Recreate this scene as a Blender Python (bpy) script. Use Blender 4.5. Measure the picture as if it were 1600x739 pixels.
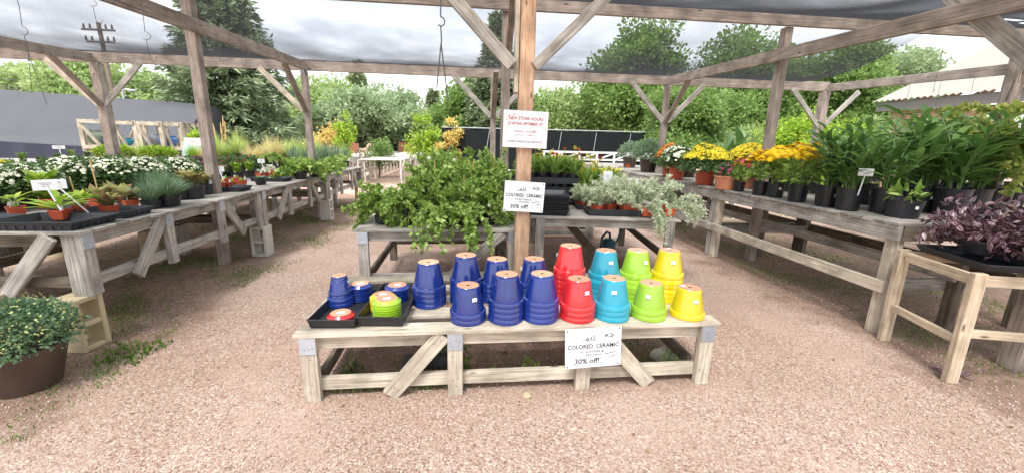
import bpy, math, random
import numpy as np
from mathutils import Vector, Matrix
random.seed(7); RN = np.random.default_rng(7)
S = bpy.context.scene; C = S.collection
for o in list(bpy.data.objects): bpy.data.objects.remove(o)
R_ = math.radians
# ------------------------------------------------------------------ camera
F, CX, CY, EYE = 630.0, 800.0, 369.5, 1.5
def _rot():
    dy = np.array([735-CX, 222-CY, F]); dy /= np.linalg.norm(dy)
    dx = np.array([6360-CX, 356-CY, F]); dx -= dx@dy*dy; dx /= np.linalg.norm(dx)
    dz = np.cross(dx, dy)
    if dz[1] > 0: dz = -dz
    return np.array([dx, dy, dz]).T
RC = _rot()
cam = bpy.data.cameras.new('camera'); co = bpy.data.objects.new('camera', cam); C.objects.link(co)
mw = Matrix.Identity(4)
for i in range(3):
    mw[i][0] = RC[0][i]; mw[i][1] = -RC[1][i]; mw[i][2] = -RC[2][i]
mw[2][3] = EYE
co.matrix_world = mw
cam.sensor_width = 36; cam.lens = F/1600*36; cam.clip_start = 0.05; cam.clip_end = 2000
S.camera = co
def ray(px, py): return RC.T@np.array([(px-CX)/F, (py-CY)/F, 1.0])
def atz(px, py, z):
    d = ray(px, py); t = (z-EYE)/d[2]; return (d[0]*t, d[1]*t, z)
def aty(px, py, y):
    d = ray(px, py); t = y/d[1]; return (d[0]*t, y, EYE+d[2]*t)
# ------------------------------------------------------------------ light, exposure
SUN_EL, SUN_AZ = R_(58), R_(205)
w = bpy.data.worlds.new('World'); S.world = w; w.use_nodes = True
nt = w.node_tree; nt.nodes.clear(); L_ = nt.links.new
def nn(t, tr=None, **k):
    n = (tr or nt).nodes.new(t)
    for a, b in k.items(): setattr(n, a, b)
    return n
sky = nn('ShaderNodeTexSky', sky_type='NISHITA', sun_disc=False, sun_elevation=SUN_EL, sun_rotation=SUN_AZ, air_density=1.0, dust_density=2.0)
tc = nn('ShaderNodeTexCoord'); mp = nn('ShaderNodeMapping'); mp.inputs['Scale'].default_value = (1.1, 1.1, 4.5)
n1 = nn('ShaderNodeTexNoise'); n1.inputs['Scale'].default_value = 2.3; n1.inputs['Detail'].default_value = 7; n1.inputs['Roughness'].default_value = .58
n1.inputs['Distortion'].default_value = .4
cr = nn('ShaderNodeValToRGB'); cr.color_ramp.elements[0].position = .36; cr.color_ramp.elements[0].color = (.78,.78,.78,1); cr.color_ramp.elements[1].position = .62
n2 = nn('ShaderNodeTexNoise'); n2.inputs['Scale'].default_value = 3.4; n2.inputs['Detail'].default_value = 6
cl = nn('ShaderNodeValToRGB'); cl.color_ramp.elements[0].color = (7.6,8.2,9.2,1); cl.color_ramp.elements[1].color = (10.2,10.5,11.0,1)
cl.color_ramp.elements[0].position = .28; cl.color_ramp.elements[1].position = .65
mx = nn('ShaderNodeMix', data_type='RGBA'); bg = nn('ShaderNodeBackground'); bg.inputs['Strength'].default_value = .115
wo = nn('ShaderNodeOutputWorld')
L_(tc.outputs['Generated'], mp.inputs['Vector']); L_(mp.outputs[0], n1.inputs['Vector']); L_(mp.outputs[0], n2.inputs['Vector'])
L_(n1.outputs['Fac'], cr.inputs['Fac']); L_(n2.outputs['Fac'], cl.inputs['Fac'])
L_(cr.outputs['Color'], mx.inputs['Factor']); L_(sky.outputs[0], mx.inputs['A']); L_(cl.outputs['Color'], mx.inputs['B'])
L_(mx.outputs['Result'], bg.inputs['Color']); L_(bg.outputs[0], wo.inputs['Surface'])
sl = bpy.data.lights.new('sun', 'SUN'); sl.energy = 3.0; sl.angle = R_(18); sl.color = (1, .965, .92)
so = bpy.data.objects.new('sun', sl); C.objects.link(so)
d = Vector((math.sin(SUN_AZ)*math.cos(SUN_EL), math.cos(SUN_AZ)*math.cos(SUN_EL), math.sin(SUN_EL)))
so.rotation_euler = d.to_track_quat('Z', 'Y').to_euler(); so.location = (0, 0, 30)
S.view_settings.view_transform = 'Standard'; S.view_settings.look = 'None'; S.view_settings.gamma = 1
S.view_settings.use_curve_mapping = False; S.view_settings.exposure = 0.92
S.render.engine = 'CYCLES'
S.cycles.transparent_max_bounces = 16; S.cycles.max_bounces = 6
S.render.resolution_x = 1024; S.render.resolution_y = 472

# ------------------------------------------------------------------ materials
def newmat(name):
    m = bpy.data.materials.new(name); m.use_nodes = True
    t = m.node_tree; b = t.nodes['Principled BSDF']; return m, t, b
def simple(name, col, rough=.6, metal=0, spec=.5, noise=0, nscale=20, bump=0, coat=0):
    m, t, b = newmat(name); b.inputs['Base Color'].default_value = (*col, 1)
    b.inputs['Roughness'].default_value = rough; b.inputs['Metallic'].default_value = metal
    b.inputs['Specular IOR Level'].default_value = spec; b.inputs['Coat Weight'].default_value = coat
    b.inputs['Coat Roughness'].default_value = .08
    if noise or bump:
        tc = nn('ShaderNodeTexCoord', t); no = nn('ShaderNodeTexNoise', t); no.inputs['Scale'].default_value = nscale; no.inputs['Detail'].default_value = 5
        t.links.new(tc.outputs['Object'], no.inputs['Vector'])
        if noise:
            oi = nn('ShaderNodeObjectInfo', t); ad = nn('ShaderNodeMath', t, operation='ADD')
            hs = nn('ShaderNodeMapRange', t); hs.inputs['From Min'].default_value = .6; hs.inputs['From Max'].default_value = 1.4
            hs.inputs['To Min'].default_value = 1-noise; hs.inputs['To Max'].default_value = 1+noise
            mu = nn('ShaderNodeVectorMath', t, operation='SCALE'); mu.inputs[0].default_value = col
            t.links.new(no.outputs['Fac'], ad.inputs[0]); t.links.new(oi.outputs['Random'], ad.inputs[1])
            t.links.new(ad.outputs[0], hs.inputs['Value']); t.links.new(hs.outputs[0], mu.inputs['Scale']); t.links.new(mu.outputs[0], b.inputs['Base Color'])
        if bump:
            bp = nn('ShaderNodeBump', t); bp.inputs['Strength'].default_value = bump; bp.inputs['Distance'].default_value = .01
            t.links.new(no.outputs['Fac'], bp.inputs['Height']); t.links.new(bp.outputs[0], b.inputs['Normal'])
    return m
def wood(name, c0, c1, c2, rough=.85, crack=.5):
    """c0 dark grain, c1 mid, c2 light; grain runs along U"""
    m, t, b = newmat(name); l = t.links.new
    uv = nn('ShaderNodeUVMap', t); g = nn('ShaderNodeNewGeometry', t)
    ad = nn('ShaderNodeVectorMath', t, operation='ADD'); cb = nn('ShaderNodeCombineXYZ', t); ml = nn('ShaderNodeMath', t, operation='MULTIPLY'); ml.inputs[1].default_value = 37.0
    l(g.outputs['Random Per Island'], ml.inputs[0]); l(ml.outputs[0], cb.inputs['Z']); l(ml.outputs[0], cb.inputs['X'])
    l(uv.outputs[0], ad.inputs[0]); l(cb.outputs[0], ad.inputs[1])
    mp = nn('ShaderNodeMapping', t); mp.inputs['Scale'].default_value = (1.6, 34, 1); l(ad.outputs[0], mp.inputs['Vector'])
    n = nn('ShaderNodeTexNoise', t); n.inputs['Scale'].default_value = 2.2; n.inputs['Detail'].default_value = 8; n.inputs['Roughness'].default_value = .65; n.inputs['Distortion'].default_value = .6
    l(mp.outputs[0], n.inputs['Vector'])
    r = nn('ShaderNodeValToRGB', t); e = r.color_ramp.elements; e[0].position = .28; e[0].color = (*c0, 1); e[1].position = .7; e[1].color = (*c2, 1)
    k = e.new(.5); k.color = (*c1, 1); l(n.outputs['Fac'], r.inputs['Fac'])
    # blotches
    n3 = nn('ShaderNodeTexNoise', t); n3.inputs['Scale'].default_value = 5; n3.inputs['Detail'].default_value = 4; l(ad.outputs[0], n3.inputs['Vector'])
    mr = nn('ShaderNodeMapRange', t); mr.inputs['From Min'].default_value = .25; mr.inputs['From Max'].default_value = .75; mr.inputs['To Min'].default_value = .55; mr.inputs['To Max'].default_value = 1.3; l(n3.outputs['Fac'], mr.inputs['Value'])
    mr2 = nn('ShaderNodeMapRange', t); mr2.inputs['To Min'].default_value = .66; mr2.inputs['To Max'].default_value = 1.15; l(g.outputs['Random Per Island'], mr2.inputs['Value'])
    mm = nn('ShaderNodeMath', t, operation='MULTIPLY'); l(mr.outputs[0], mm.inputs[0]); l(mr2.outputs[0], mm.inputs[1])
    sc = nn('ShaderNodeVectorMath', t, operation='SCALE'); l(r.outputs[0], sc.inputs[0]); l(mm.outputs[0], sc.inputs['Scale'])
    # knots
    mk = nn('ShaderNodeMapping', t); mk.inputs['Scale'].default_value = (2.6, 9, 1); l(ad.outputs[0], mk.inputs['Vector'])
    v = nn('ShaderNodeTexVoronoi', t); v.inputs['Scale'].default_value = 1.0; l(mk.outputs[0], v.inputs['Vector'])
    kr = nn('ShaderNodeValToRGB', t); kr.color_ramp.elements[0].position = .035; kr.color_ramp.elements[1].position = .1
    kr.color_ramp.elements[0].color = (.22, .2, .18, 1); kr.color_ramp.elements[1].color = (1, 1, 1, 1); l(v.outputs['Distance'], kr.inputs['Fac'])
    mx = nn('ShaderNodeMix', t, data_type='RGBA', blend_type='MULTIPLY'); mx.inputs['Factor'].default_value = 1
    l(sc.outputs[0], mx.inputs['A']); l(kr.outputs[0], mx.inputs['B'])
    # long cracks
    mc = nn('ShaderNodeMapping', t); mc.inputs['Scale'].default_value = (.8, 60, 1); l(ad.outputs[0], mc.inputs['Vector'])
    nc = nn('ShaderNodeTexNoise', t); nc.inputs['Scale'].default_value = 1.0; nc.inputs['Detail'].default_value = 2; l(mc.outputs[0], nc.inputs['Vector'])
    rc = nn('ShaderNodeValToRGB', t); rc.color_ramp.elements[0].position = .27; rc.color_ramp.elements[1].position = .33
    rc.color_ramp.elements[0].color = (1-crack,)*3+(1,); rc.color_ramp.elements[1].color = (1, 1, 1, 1); l(nc.outputs['Fac'], rc.inputs['Fac'])
    m2 = nn('ShaderNodeMix', t, data_type='RGBA', blend_type='MULTIPLY'); m2.inputs['Factor'].default_value = 1
    l(mx.outputs['Result'], m2.inputs['A']); l(rc.outputs[0], m2.inputs['B']); l(m2.outputs['Result'], b.inputs['Base Color'])
    b.inputs['Roughness'].default_value = rough; b.inputs['Specular IOR Level'].default_value = .25
    bp = nn('ShaderNodeBump', t); bp.inputs['Strength'].default_value = .35; bp.inputs['Distance'].default_value = .004
    mb_ = nn('ShaderNodeMath', t, operation='MULTIPLY'); l(n.outputs['Fac'], mb_.inputs[0]); l(rc.outputs[0], mb_.inputs[1])
    l(mb_.outputs[0], bp.inputs['Height']); l(bp.outputs[0], b.inputs['Normal'])
    return m
def leaf(name, cols, rough=.5, trans=.35, spec=.3):
    m, t, b = newmat(name); l = t.links.new; g = nn('ShaderNodeNewGeometry', t)
    r = nn('ShaderNodeValToRGB', t); e = r.color_ramp.elements
    e[0].color = (*cols[0], 1); e[1].color = (*cols[-1], 1)
    for i, c in enumerate(cols[1:-1]): k = e.new((i+1)/(len(cols)-1)); k.color = (*c, 1)
    l(g.outputs['Random Per Island'], r.inputs['Fac']); l(r.outputs[0], b.inputs['Base Color'])
    b.inputs['Roughness'].default_value = rough; b.inputs['Specular IOR Level'].default_value = spec
    tr = nn('ShaderNodeBsdfTranslucent', t); l(r.outputs[0], tr.inputs['Color'])
    ms = nn('ShaderNodeMixShader', t); ms.inputs[0].default_value = trans
    l(b.outputs[0], ms.inputs[1]); l(tr.outputs[0], ms.inputs[2]); l(ms.outputs[0], t.nodes['Material Output'].inputs['Surface'])
    return m
WG = wood('weathered_grey_wood', (.15,.135,.12), (.34,.315,.28), (.52,.49,.44), crack=.6)
WL = wood('pale_weathered_wood', (.25,.21,.16), (.48,.42,.33), (.64,.57,.46), crack=.5)
WD = wood('dark_wood', (.07,.055,.04), (.15,.12,.09), (.24,.2,.16))  # darker wood for rear legs, end rails and some braces
WT = wood('tan_timber', (.15,.115,.095), (.29,.24,.205), (.41,.355,.31), crack=.4)
WO = wood('orange_timber', (.32,.18,.10), (.52,.34,.22), (.64,.46,.33), crack=.3)
WY = wood('fresh_pine', (.30,.22,.14), (.50,.40,.28), (.62,.53,.40), crack=.3)
ZN = simple('galvanised_plate', (.42,.45,.49), .5, .35, noise=.25, nscale=30)
WHT = simple('white_card', (.82,.83,.85), .45)
INK = simple('black_ink', (.02,.02,.025), .6); INKR = simple('red_ink', (.45,.08,.07), .6); INKG = simple('grey_ink', (.3,.27,.3), .6)
ORG = simple('orange_print', (.85,.35,.12), .6)
PLB = simple('black_plastic', (.016,.017,.02), .42, noise=.3, nscale=12)
PLD = simple('dark_tray_plastic', (.03,.034,.042), .5, noise=.35, nscale=14)
TER = simple('red_pot_plastic', (.47,.085,.035), .5, noise=.2, nscale=15)
TER2 = simple('terracotta', (.56,.22,.12), .7, noise=.2, nscale=15)
CLY = simple('raw_clay', (.6,.31,.19), .85, noise=.2, nscale=30)
BRN = simple('brown_resin', (.065,.042,.033), .45, noise=.25, nscale=9)
SOIL = simple('potting_soil', (.05,.035,.025), .95, noise=.4, nscale=60, bump=.6)
CON = simple('concrete_block', (.44,.365,.23), .95, noise=.22, nscale=18, bump=.5)
CON2 = simple('grey_concrete_block', (.55,.52,.46), .95, noise=.22, nscale=18, bump=.5)
WIRE = simple('steel_wire', (.12,.12,.12), .5, .6)
BAM = simple('bamboo', (.62,.42,.17), .5, noise=.2, nscale=40)
BARK = simple('bark', (.14,.11,.085), .95, noise=.35, nscale=6, bump=.6)
BARKL = simple('pale_bark', (.33,.28,.22), .9, noise=.3, nscale=6, bump=.4)
STEM = simple('green_stem', (.12,.2,.05), .6)
def glaze(name, c):
    m = simple(name, c, .2, 0, .6, noise=.18, nscale=9, coat=.6, bump=.05); return m
GB = glaze('cobalt_glaze', (.009,.028,.19)); GR = glaze('red_glaze', (.6,.02,.022)); GC = glaze('turquoise_glaze', (.01,.36,.5))
GG = glaze('lime_glaze', (.34,.58,.03)); GY = glaze('yellow_glaze', (.78,.58,.015))
LV = {
 'mum': leaf('mum_leaf', [(.06,.12,.045),(.1,.18,.06),(.16,.26,.09)]),
 'bluemum': leaf('bluegreen_leaf', [(.14,.21,.12),(.2,.29,.17),(.3,.41,.27)]),
 'budmum': leaf('bud_leaf', [(.10,.19,.10),(.17,.28,.15),(.27,.4,.22)]),
 'vine': leaf('vine_leaf', [(.14,.25,.04),(.25,.39,.07),(.37,.52,.12),(.5,.62,.24)]),
 'lime': leaf('lime_leaf', [(.2,.36,.03),(.34,.5,.05),(.5,.6,.1)]),
 'yellow': leaf('yellow_leaf', [(.6,.5,.14),(.76,.62,.22),(.72,.45,.14),(.52,.56,.18)]),
 'silver': leaf('silver_leaf', [(.5,.57,.36),(.64,.7,.5),(.78,.82,.64)]),
 'ginger': leaf('ginger_leaf', [(.07,.15,.035),(.12,.25,.055),(.22,.37,.1)], .35, .35, .5),
 'grassblue': leaf('bluegrass_leaf', [(.14,.22,.12),(.2,.3,.17),(.32,.42,.26)]),
 'heuch': leaf('heuchera_leaf', [(.3,.12,.09),(.34,.28,.1),(.22,.32,.08),(.45,.33,.14)]),
 'dkred': leaf('darkred_leaf', [(.12,.015,.03),(.2,.03,.05),(.28,.12,.1)]),
 'pinkish': leaf('pinkgreen_leaf', [(.2,.22,.1),(.36,.24,.2),(.3,.33,.16)]),
 'straw': leaf('straw_grass', [(.6,.57,.2),(.8,.72,.34),(.82,.66,.4),(.55,.62,.2)]),
 'limegrass': leaf('lime_grass', [(.36,.5,.12),(.55,.65,.2),(.7,.72,.33)]),
 'tree': leaf('tree_leaf', [(.13,.22,.055),(.22,.34,.09),(.33,.45,.16)], .5, .5),
 'treelt': leaf('light_tree_leaf', [(.25,.36,.12),(.36,.47,.18),(.46,.55,.26)], .5, .5),
 'treegr': leaf('grey_tree_leaf', [(.23,.31,.15),(.34,.43,.23),(.46,.54,.33)], .5, .5),
 'spruce': leaf('spruce_needles', [(.16,.21,.11),(.25,.32,.17),(.37,.45,.27)], .7, .15),
 'weed': leaf('weed_leaf', [(.06,.12,.02),(.12,.22,.035),(.25,.34,.08)]),
 'dry': leaf('dry_leaf', [(.25,.16,.08),(.4,.28,.14)]),
}
def flowerm(name, cols): return leaf(name, cols, .6, .25)
FL = {'white': flowerm('white_petals', [(.78,.8,.6),(.85,.86,.72),(.75,.78,.48)]), 'yellow': flowerm('yellow_petals', [(.86,.7,.03),(.88,.77,.06),(.84,.63,.02)]),
 'gold': flowerm('gold_petals', [(.88,.58,.008),(.9,.64,.015),(.85,.5,.006)]), 'orange': flowerm('orange_petals', [(.7,.2,.03),(.8,.3,.05)]),
 'purple': flowerm('purple_petals', [(.2,.02,.12),(.3,.04,.2),(.16,.02,.07)]), 'magenta': flowerm('magenta_petals', [(.45,.03,.12),(.55,.1,.2)]),
 'bicol': flowerm('red_gold_petals', [(.75,.35,.02),(.55,.04,.02),(.8,.5,.03)]), 'crimson': flowerm('crimson_petals', [(.3,.01,.03),(.42,.02,.05)]),
 'bud': flowerm('pale_buds', [(.5,.55,.2),(.7,.68,.3)]), 'eye': simple('dark_eye', (.06,.03,.015), .9)}

# ------------------------------------------------------------------ mesh helpers
class MB:
    def __init__(s): s.v=[]; s.f=[]; s.uv=[]; s.m=[]
    def face(s, idx, uv=None, m=0): s.f.append(tuple(idx)); s.uv.append(uv or [(0,0)]*len(idx)); s.m.append(m)
    def beam(s, p0, p1, w, h, side=None, m=0):
        """box from p0 to p1; w along 'side', h perpendicular"""
        p0, p1 = Vector(p0), Vector(p1); a = (p1-p0); L = a.length; a.normalize()
        sd = Vector(side) if side else (Vector((1,0,0)) if abs(a.z) > .9 else Vector((0,0,1)).cross(a))
        sd = (sd-a*sd.dot(a)).normalized(); up = a.cross(sd)
        b = len(s.v); o = random.random()*50; q = random.random()*9
        for p in (p0, p1):
            for i, j in ((-1,-1),(1,-1),(1,1),(-1,1)): s.v.append(p+sd*(i*w/2)+up*(j*h/2))
        per = [0, w, w+h, 2*w+h, 2*w+2*h]
        for i in range(4):
            j = (i+1)%4
            s.face((b+i, b+j, b+4+j, b+4+i), [(o, q+per[i]), (o, q+per[i+1]), (o+L, q+per[i+1]), (o+L, q+per[i])], m)
        s.face((b+3,b+2,b+1,b), [(o,q),(o+.02,q),(o+.02,q+.02),(o,q+.02)], m); s.face((b+4,b+5,b+6,b+7), [(o,q),(o+.02,q),(o+.02,q+.02),(o,q+.02)], m)
        return s
    def box(s, c, sz, m=0):
        x, y, z = c; return s.beam((x-sz[0]/2, y, z), (x+sz[0]/2, y, z), sz[1], sz[2], (0,1,0), m)
    def tube(s, pts, r, n=6, m=0, cap=True):
        pts = [Vector(p) for p in pts]; rs = r if isinstance(r, (list, tuple)) else [r]*len(pts)
        b = len(s.v); ref = None
        for i, p in enumerate(pts):
            a = (pts[min(i+1, len(pts)-1)]-pts[max(i-1, 0)]).normalized()
            if ref is None: ref = Vector((1,0,0)) if abs(a.x) < .8 else Vector((0,1,0))
            u = (ref-a*ref.dot(a)).normalized(); v = a.cross(u); ref = u
            for k in range(n):
                t = 2*math.pi*k/n; s.v.append(p+(u*math.cos(t)+v*math.sin(t))*rs[i])
        for i in range(len(pts)-1):
            for k in range(n):
                j = (k+1)%n; s.face((b+i*n+k, b+i*n+j, b+(i+1)*n+j, b+(i+1)*n+k), None, m)
        if cap: s.face([b+k for k in range(n)][::-1], None, m); s.face([b+(len(pts)-1)*n+k for k in range(n)], None, m)
        return s
    def lathe(s, prof, n=24, m=0, c=(0,0,0), cap0=False, cap1=False, sq=0):
        b = len(s.v)
        for (r, z) in prof:
            for k in range(n):
                t = 2*math.pi*k/n; q = 1
                if sq: q = min(1/max(abs(math.cos(t)), abs(math.sin(t))), 1.3)*.95
                s.v.append(Vector((c[0]+r*q*math.cos(t), c[1]+r*q*math.sin(t), c[2]+z)))
        for i in range(len(prof)-1):
            for k in range(n):
                j = (k+1)%n; s.face((b+i*n+k, b+i*n+j, b+(i+1)*n+j, b+(i+1)*n+k), None, m)
        if cap0: s.face([b+k for k in range(n)][::-1], None, m)
        if cap1: s.face([b+(len(prof)-1)*n+k for k in range(n)], None, m)
        return s
    def build(s, name, mat, parent=None, loc=(0,0,0), rz=0, smooth=False, bev=0):
        me = bpy.data.meshes.new(name); me.from_pydata([tuple(v) for v in s.v], [], s.f)
        uvl = me.uv_layers.new(name='UVMap'); flat = []
        for u in s.uv:
            for a in u: flat += [a[0], a[1]]
        uvl.data.foreach_set('uv', flat)
        mats = mat if isinstance(mat, (list, tuple)) else [mat]
        for q in mats: me.materials.append(q)
        if len(mats) > 1: me.polygons.foreach_set('material_index', s.m)
        if smooth: me.polygons.foreach_set('use_smooth', [True]*len(me.polygons))
        me.update()
        o = bpy.data.objects.new(name, me); C.objects.link(o); o.location = loc; o.rotation_euler = (0,0,rz)
        if parent: o.parent = parent
        if bev:
            md = o.modifiers.new('bevel', 'BEVEL'); md.width = bev; md.segments = 1; md.limit_method = 'ANGLE'
        return o
def arr(name, V, Fc, mat, parent=None, loc=(0,0,0), midx=None, uv=None, smooth=False):
    me = bpy.data.meshes.new(name); k = Fc.shape[1]
    me.vertices.add(len(V)); me.vertices.foreach_set('co', V.astype(np.float32).ravel())
    me.loops.add(Fc.size); me.loops.foreach_set('vertex_index', Fc.astype(np.int32).ravel())
    me.polygons.add(len(Fc)); me.polygons.foreach_set('loop_start', np.arange(0, Fc.size, k, dtype=np.int32))
    if uv is not None:
        ul = me.uv_layers.new(name='UVMap'); ul.data.foreach_set('uv', uv[Fc.ravel()].astype(np.float32).ravel())
    for q in (mat if isinstance(mat, (list, tuple)) else [mat]): me.materials.append(q)
    if midx is not None: me.polygons.foreach_set('material_index', midx.astype(np.int32))
    if smooth: me.polygons.foreach_set('use_smooth', np.ones(len(Fc), dtype=bool))
    me.update(calc_edges=True); me.validate()
    o = bpy.data.objects.new(name, me); C.objects.link(o); o.location = loc
    if parent: o.parent = parent
    return o
# leaf templates, y = length, all triangles
T_LEAF = (np.array([(0,0,0),(-.5,.35,.08),(.5,.35,.08),(0,.42,-.06),(0,1,-.1)]), np.array([(0,3,1),(0,2,3),(1,3,4),(3,2,4)]))
T_LANCE = (np.array([(0,0,0),(-.5,.3,.1),(.5,.3,.1),(0,.3,0),(-.42,.65,.0),(.42,.65,.0),(0,.65,-.12),(0,1,-.4)]), np.array([(0,3,1),(0,2,3),(1,3,6),(1,6,4),(3,2,5),(3,5,6),(4,6,7),(6,5,7)]))
T_LAN2 = (np.array([(0,0,0),(-.5,.3,.45),(.5,.3,.45),(0,.31,.3),(-.42,.65,.15),(.42,.65,.15),(0,.66,0),(0,1,-1.4)]), T_LANCE[1])
T_DIA = (np.array([(0,0,0),(-.5,.5,0.1),(.5,.5,-.1),(0,1,0)]), np.array([(0,2,1),(1,2,3)]))
def fan(n, inner, z0=.0, z1=-.2):
    v = [(0,0,.12)]
    for k in range(2*n):
        t = math.pi*k/n; r = .5 if k%2 == 0 else inner; v.append((r*math.cos(t), r*math.sin(t), z1 if k%2 == 0 else z0))
    return np.array(v), np.array([(0, 1+k, 1+(k+1)%(2*n)) for k in range(2*n)])
T_MUM = fan(6, .36, .02, -.12); T_DAISY = fan(8, .22, .0, -.06)
T_OCT = (np.array([(1,0,0),(-1,0,0),(0,1,0),(0,-1,0),(0,0,1),(0,0,-1)])*.5, np.array([(0,2,4),(2,1,4),(1,3,4),(3,0,4),(2,0,5),(1,2,5),(3,1,5),(0,3,5)]))
def nrmz(a): return a/np.maximum(np.linalg.norm(a, axis=-1, keepdims=True), 1e-6)
def inst(T, pos, axis, nrm, sx, sy):
    """returns V,F: template placed at pos with length along axis and facing nrm"""
    tv, tf = T; N = len(pos); axis = nrmz(axis); x = nrmz(np.cross(axis, nrm)); z = np.cross(x, axis)
    sx = np.broadcast_to(sx, (N,))[:, None, None]; sy = np.broadcast_to(sy, (N,))[:, None, None]
    V = pos[:, None, :]+tv[None, :, 0:1]*sx*x[:, None, :]+tv[None, :, 1:2]*sy*axis[:, None, :]+tv[None, :, 2:3]*sx*z[:, None, :]
    Fc = tf[None]+np.arange(N)[:, None, None]*len(tv)
    return V.reshape(-1, 3), Fc.reshape(-1, 3)
def instf(T, pos, nrm, size):   # flowers: face normal = nrm
    a = np.cross(nrm, RN.normal(size=pos.shape)); return inst(T, pos, a, nrm, size, size)
def join(*vf):
    V = []; Fs = []; o = 0
    for v, f in vf: V.append(v); Fs.append(f+o); o += len(v)
    return np.concatenate(V), np.concatenate(Fs)
def rs(n): return RN.normal(size=(n, 3))
UP = np.array([0, 0, 1.0])
def E(name, loc, rz=0, label=None, cat=None, group=None):
    o = bpy.data.objects.new(name, None); C.objects.link(o); o.location = loc; o.rotation_euler = (0,0,rz); o.empty_display_size = .1
    tag(o, label, cat, group); return o
def tag(o, label=None, cat=None, group=None, kind=None):
    for k, v in (('label', label), ('category', cat), ('group', group), ('kind', kind)):
        if v: o[k] = v
    return o
KIDS = {}
def dup(root, loc, rz=0, s=1, label=None, group=None, rot=None):
    r = root.copy(); C.objects.link(r); r.location = loc; r.rotation_euler = rot or (0,0,rz); r.scale = (s,s,s) if not isinstance(s, tuple) else s
    if label: r['label'] = label
    if group: r['group'] = group
    if root.name not in KIDS: KIDS[root.name] = [(c, list(c.children)) for c in root.children]
    for c, gs in KIDS[root.name]:
        cc = c.copy(); C.objects.link(cc); cc.parent = r
        for g in gs: gg = g.copy(); C.objects.link(gg); gg.parent = cc
    return r
CACHE = {}
def place(kind, builder, loc, rz=None, s=1, label=None, cat='plant', group=None, nvar=2, rot=None):
    """first nvar calls build real variants, later calls copy them"""
    rz = random.uniform(0, 6.28) if rz is None else rz
    L = CACHE.setdefault(kind, [])
    if len(L) < nvar:
        o = builder(); L.append(o); o.location = loc; o.rotation_euler = rot or (0,0,rz); o.scale = (s,s,s); tag(o, label, cat, group); return o
    src = random.choice(L); o = dup(src, loc, rz, s, label, group, rot)
    return o
ORD = ['nearest','second','third','fourth','fifth','sixth','seventh','eighth','ninth','tenth','eleventh','twelfth','thirteenth','fourteenth','fifteenth','sixteenth','seventeenth','eighteenth']

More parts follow.
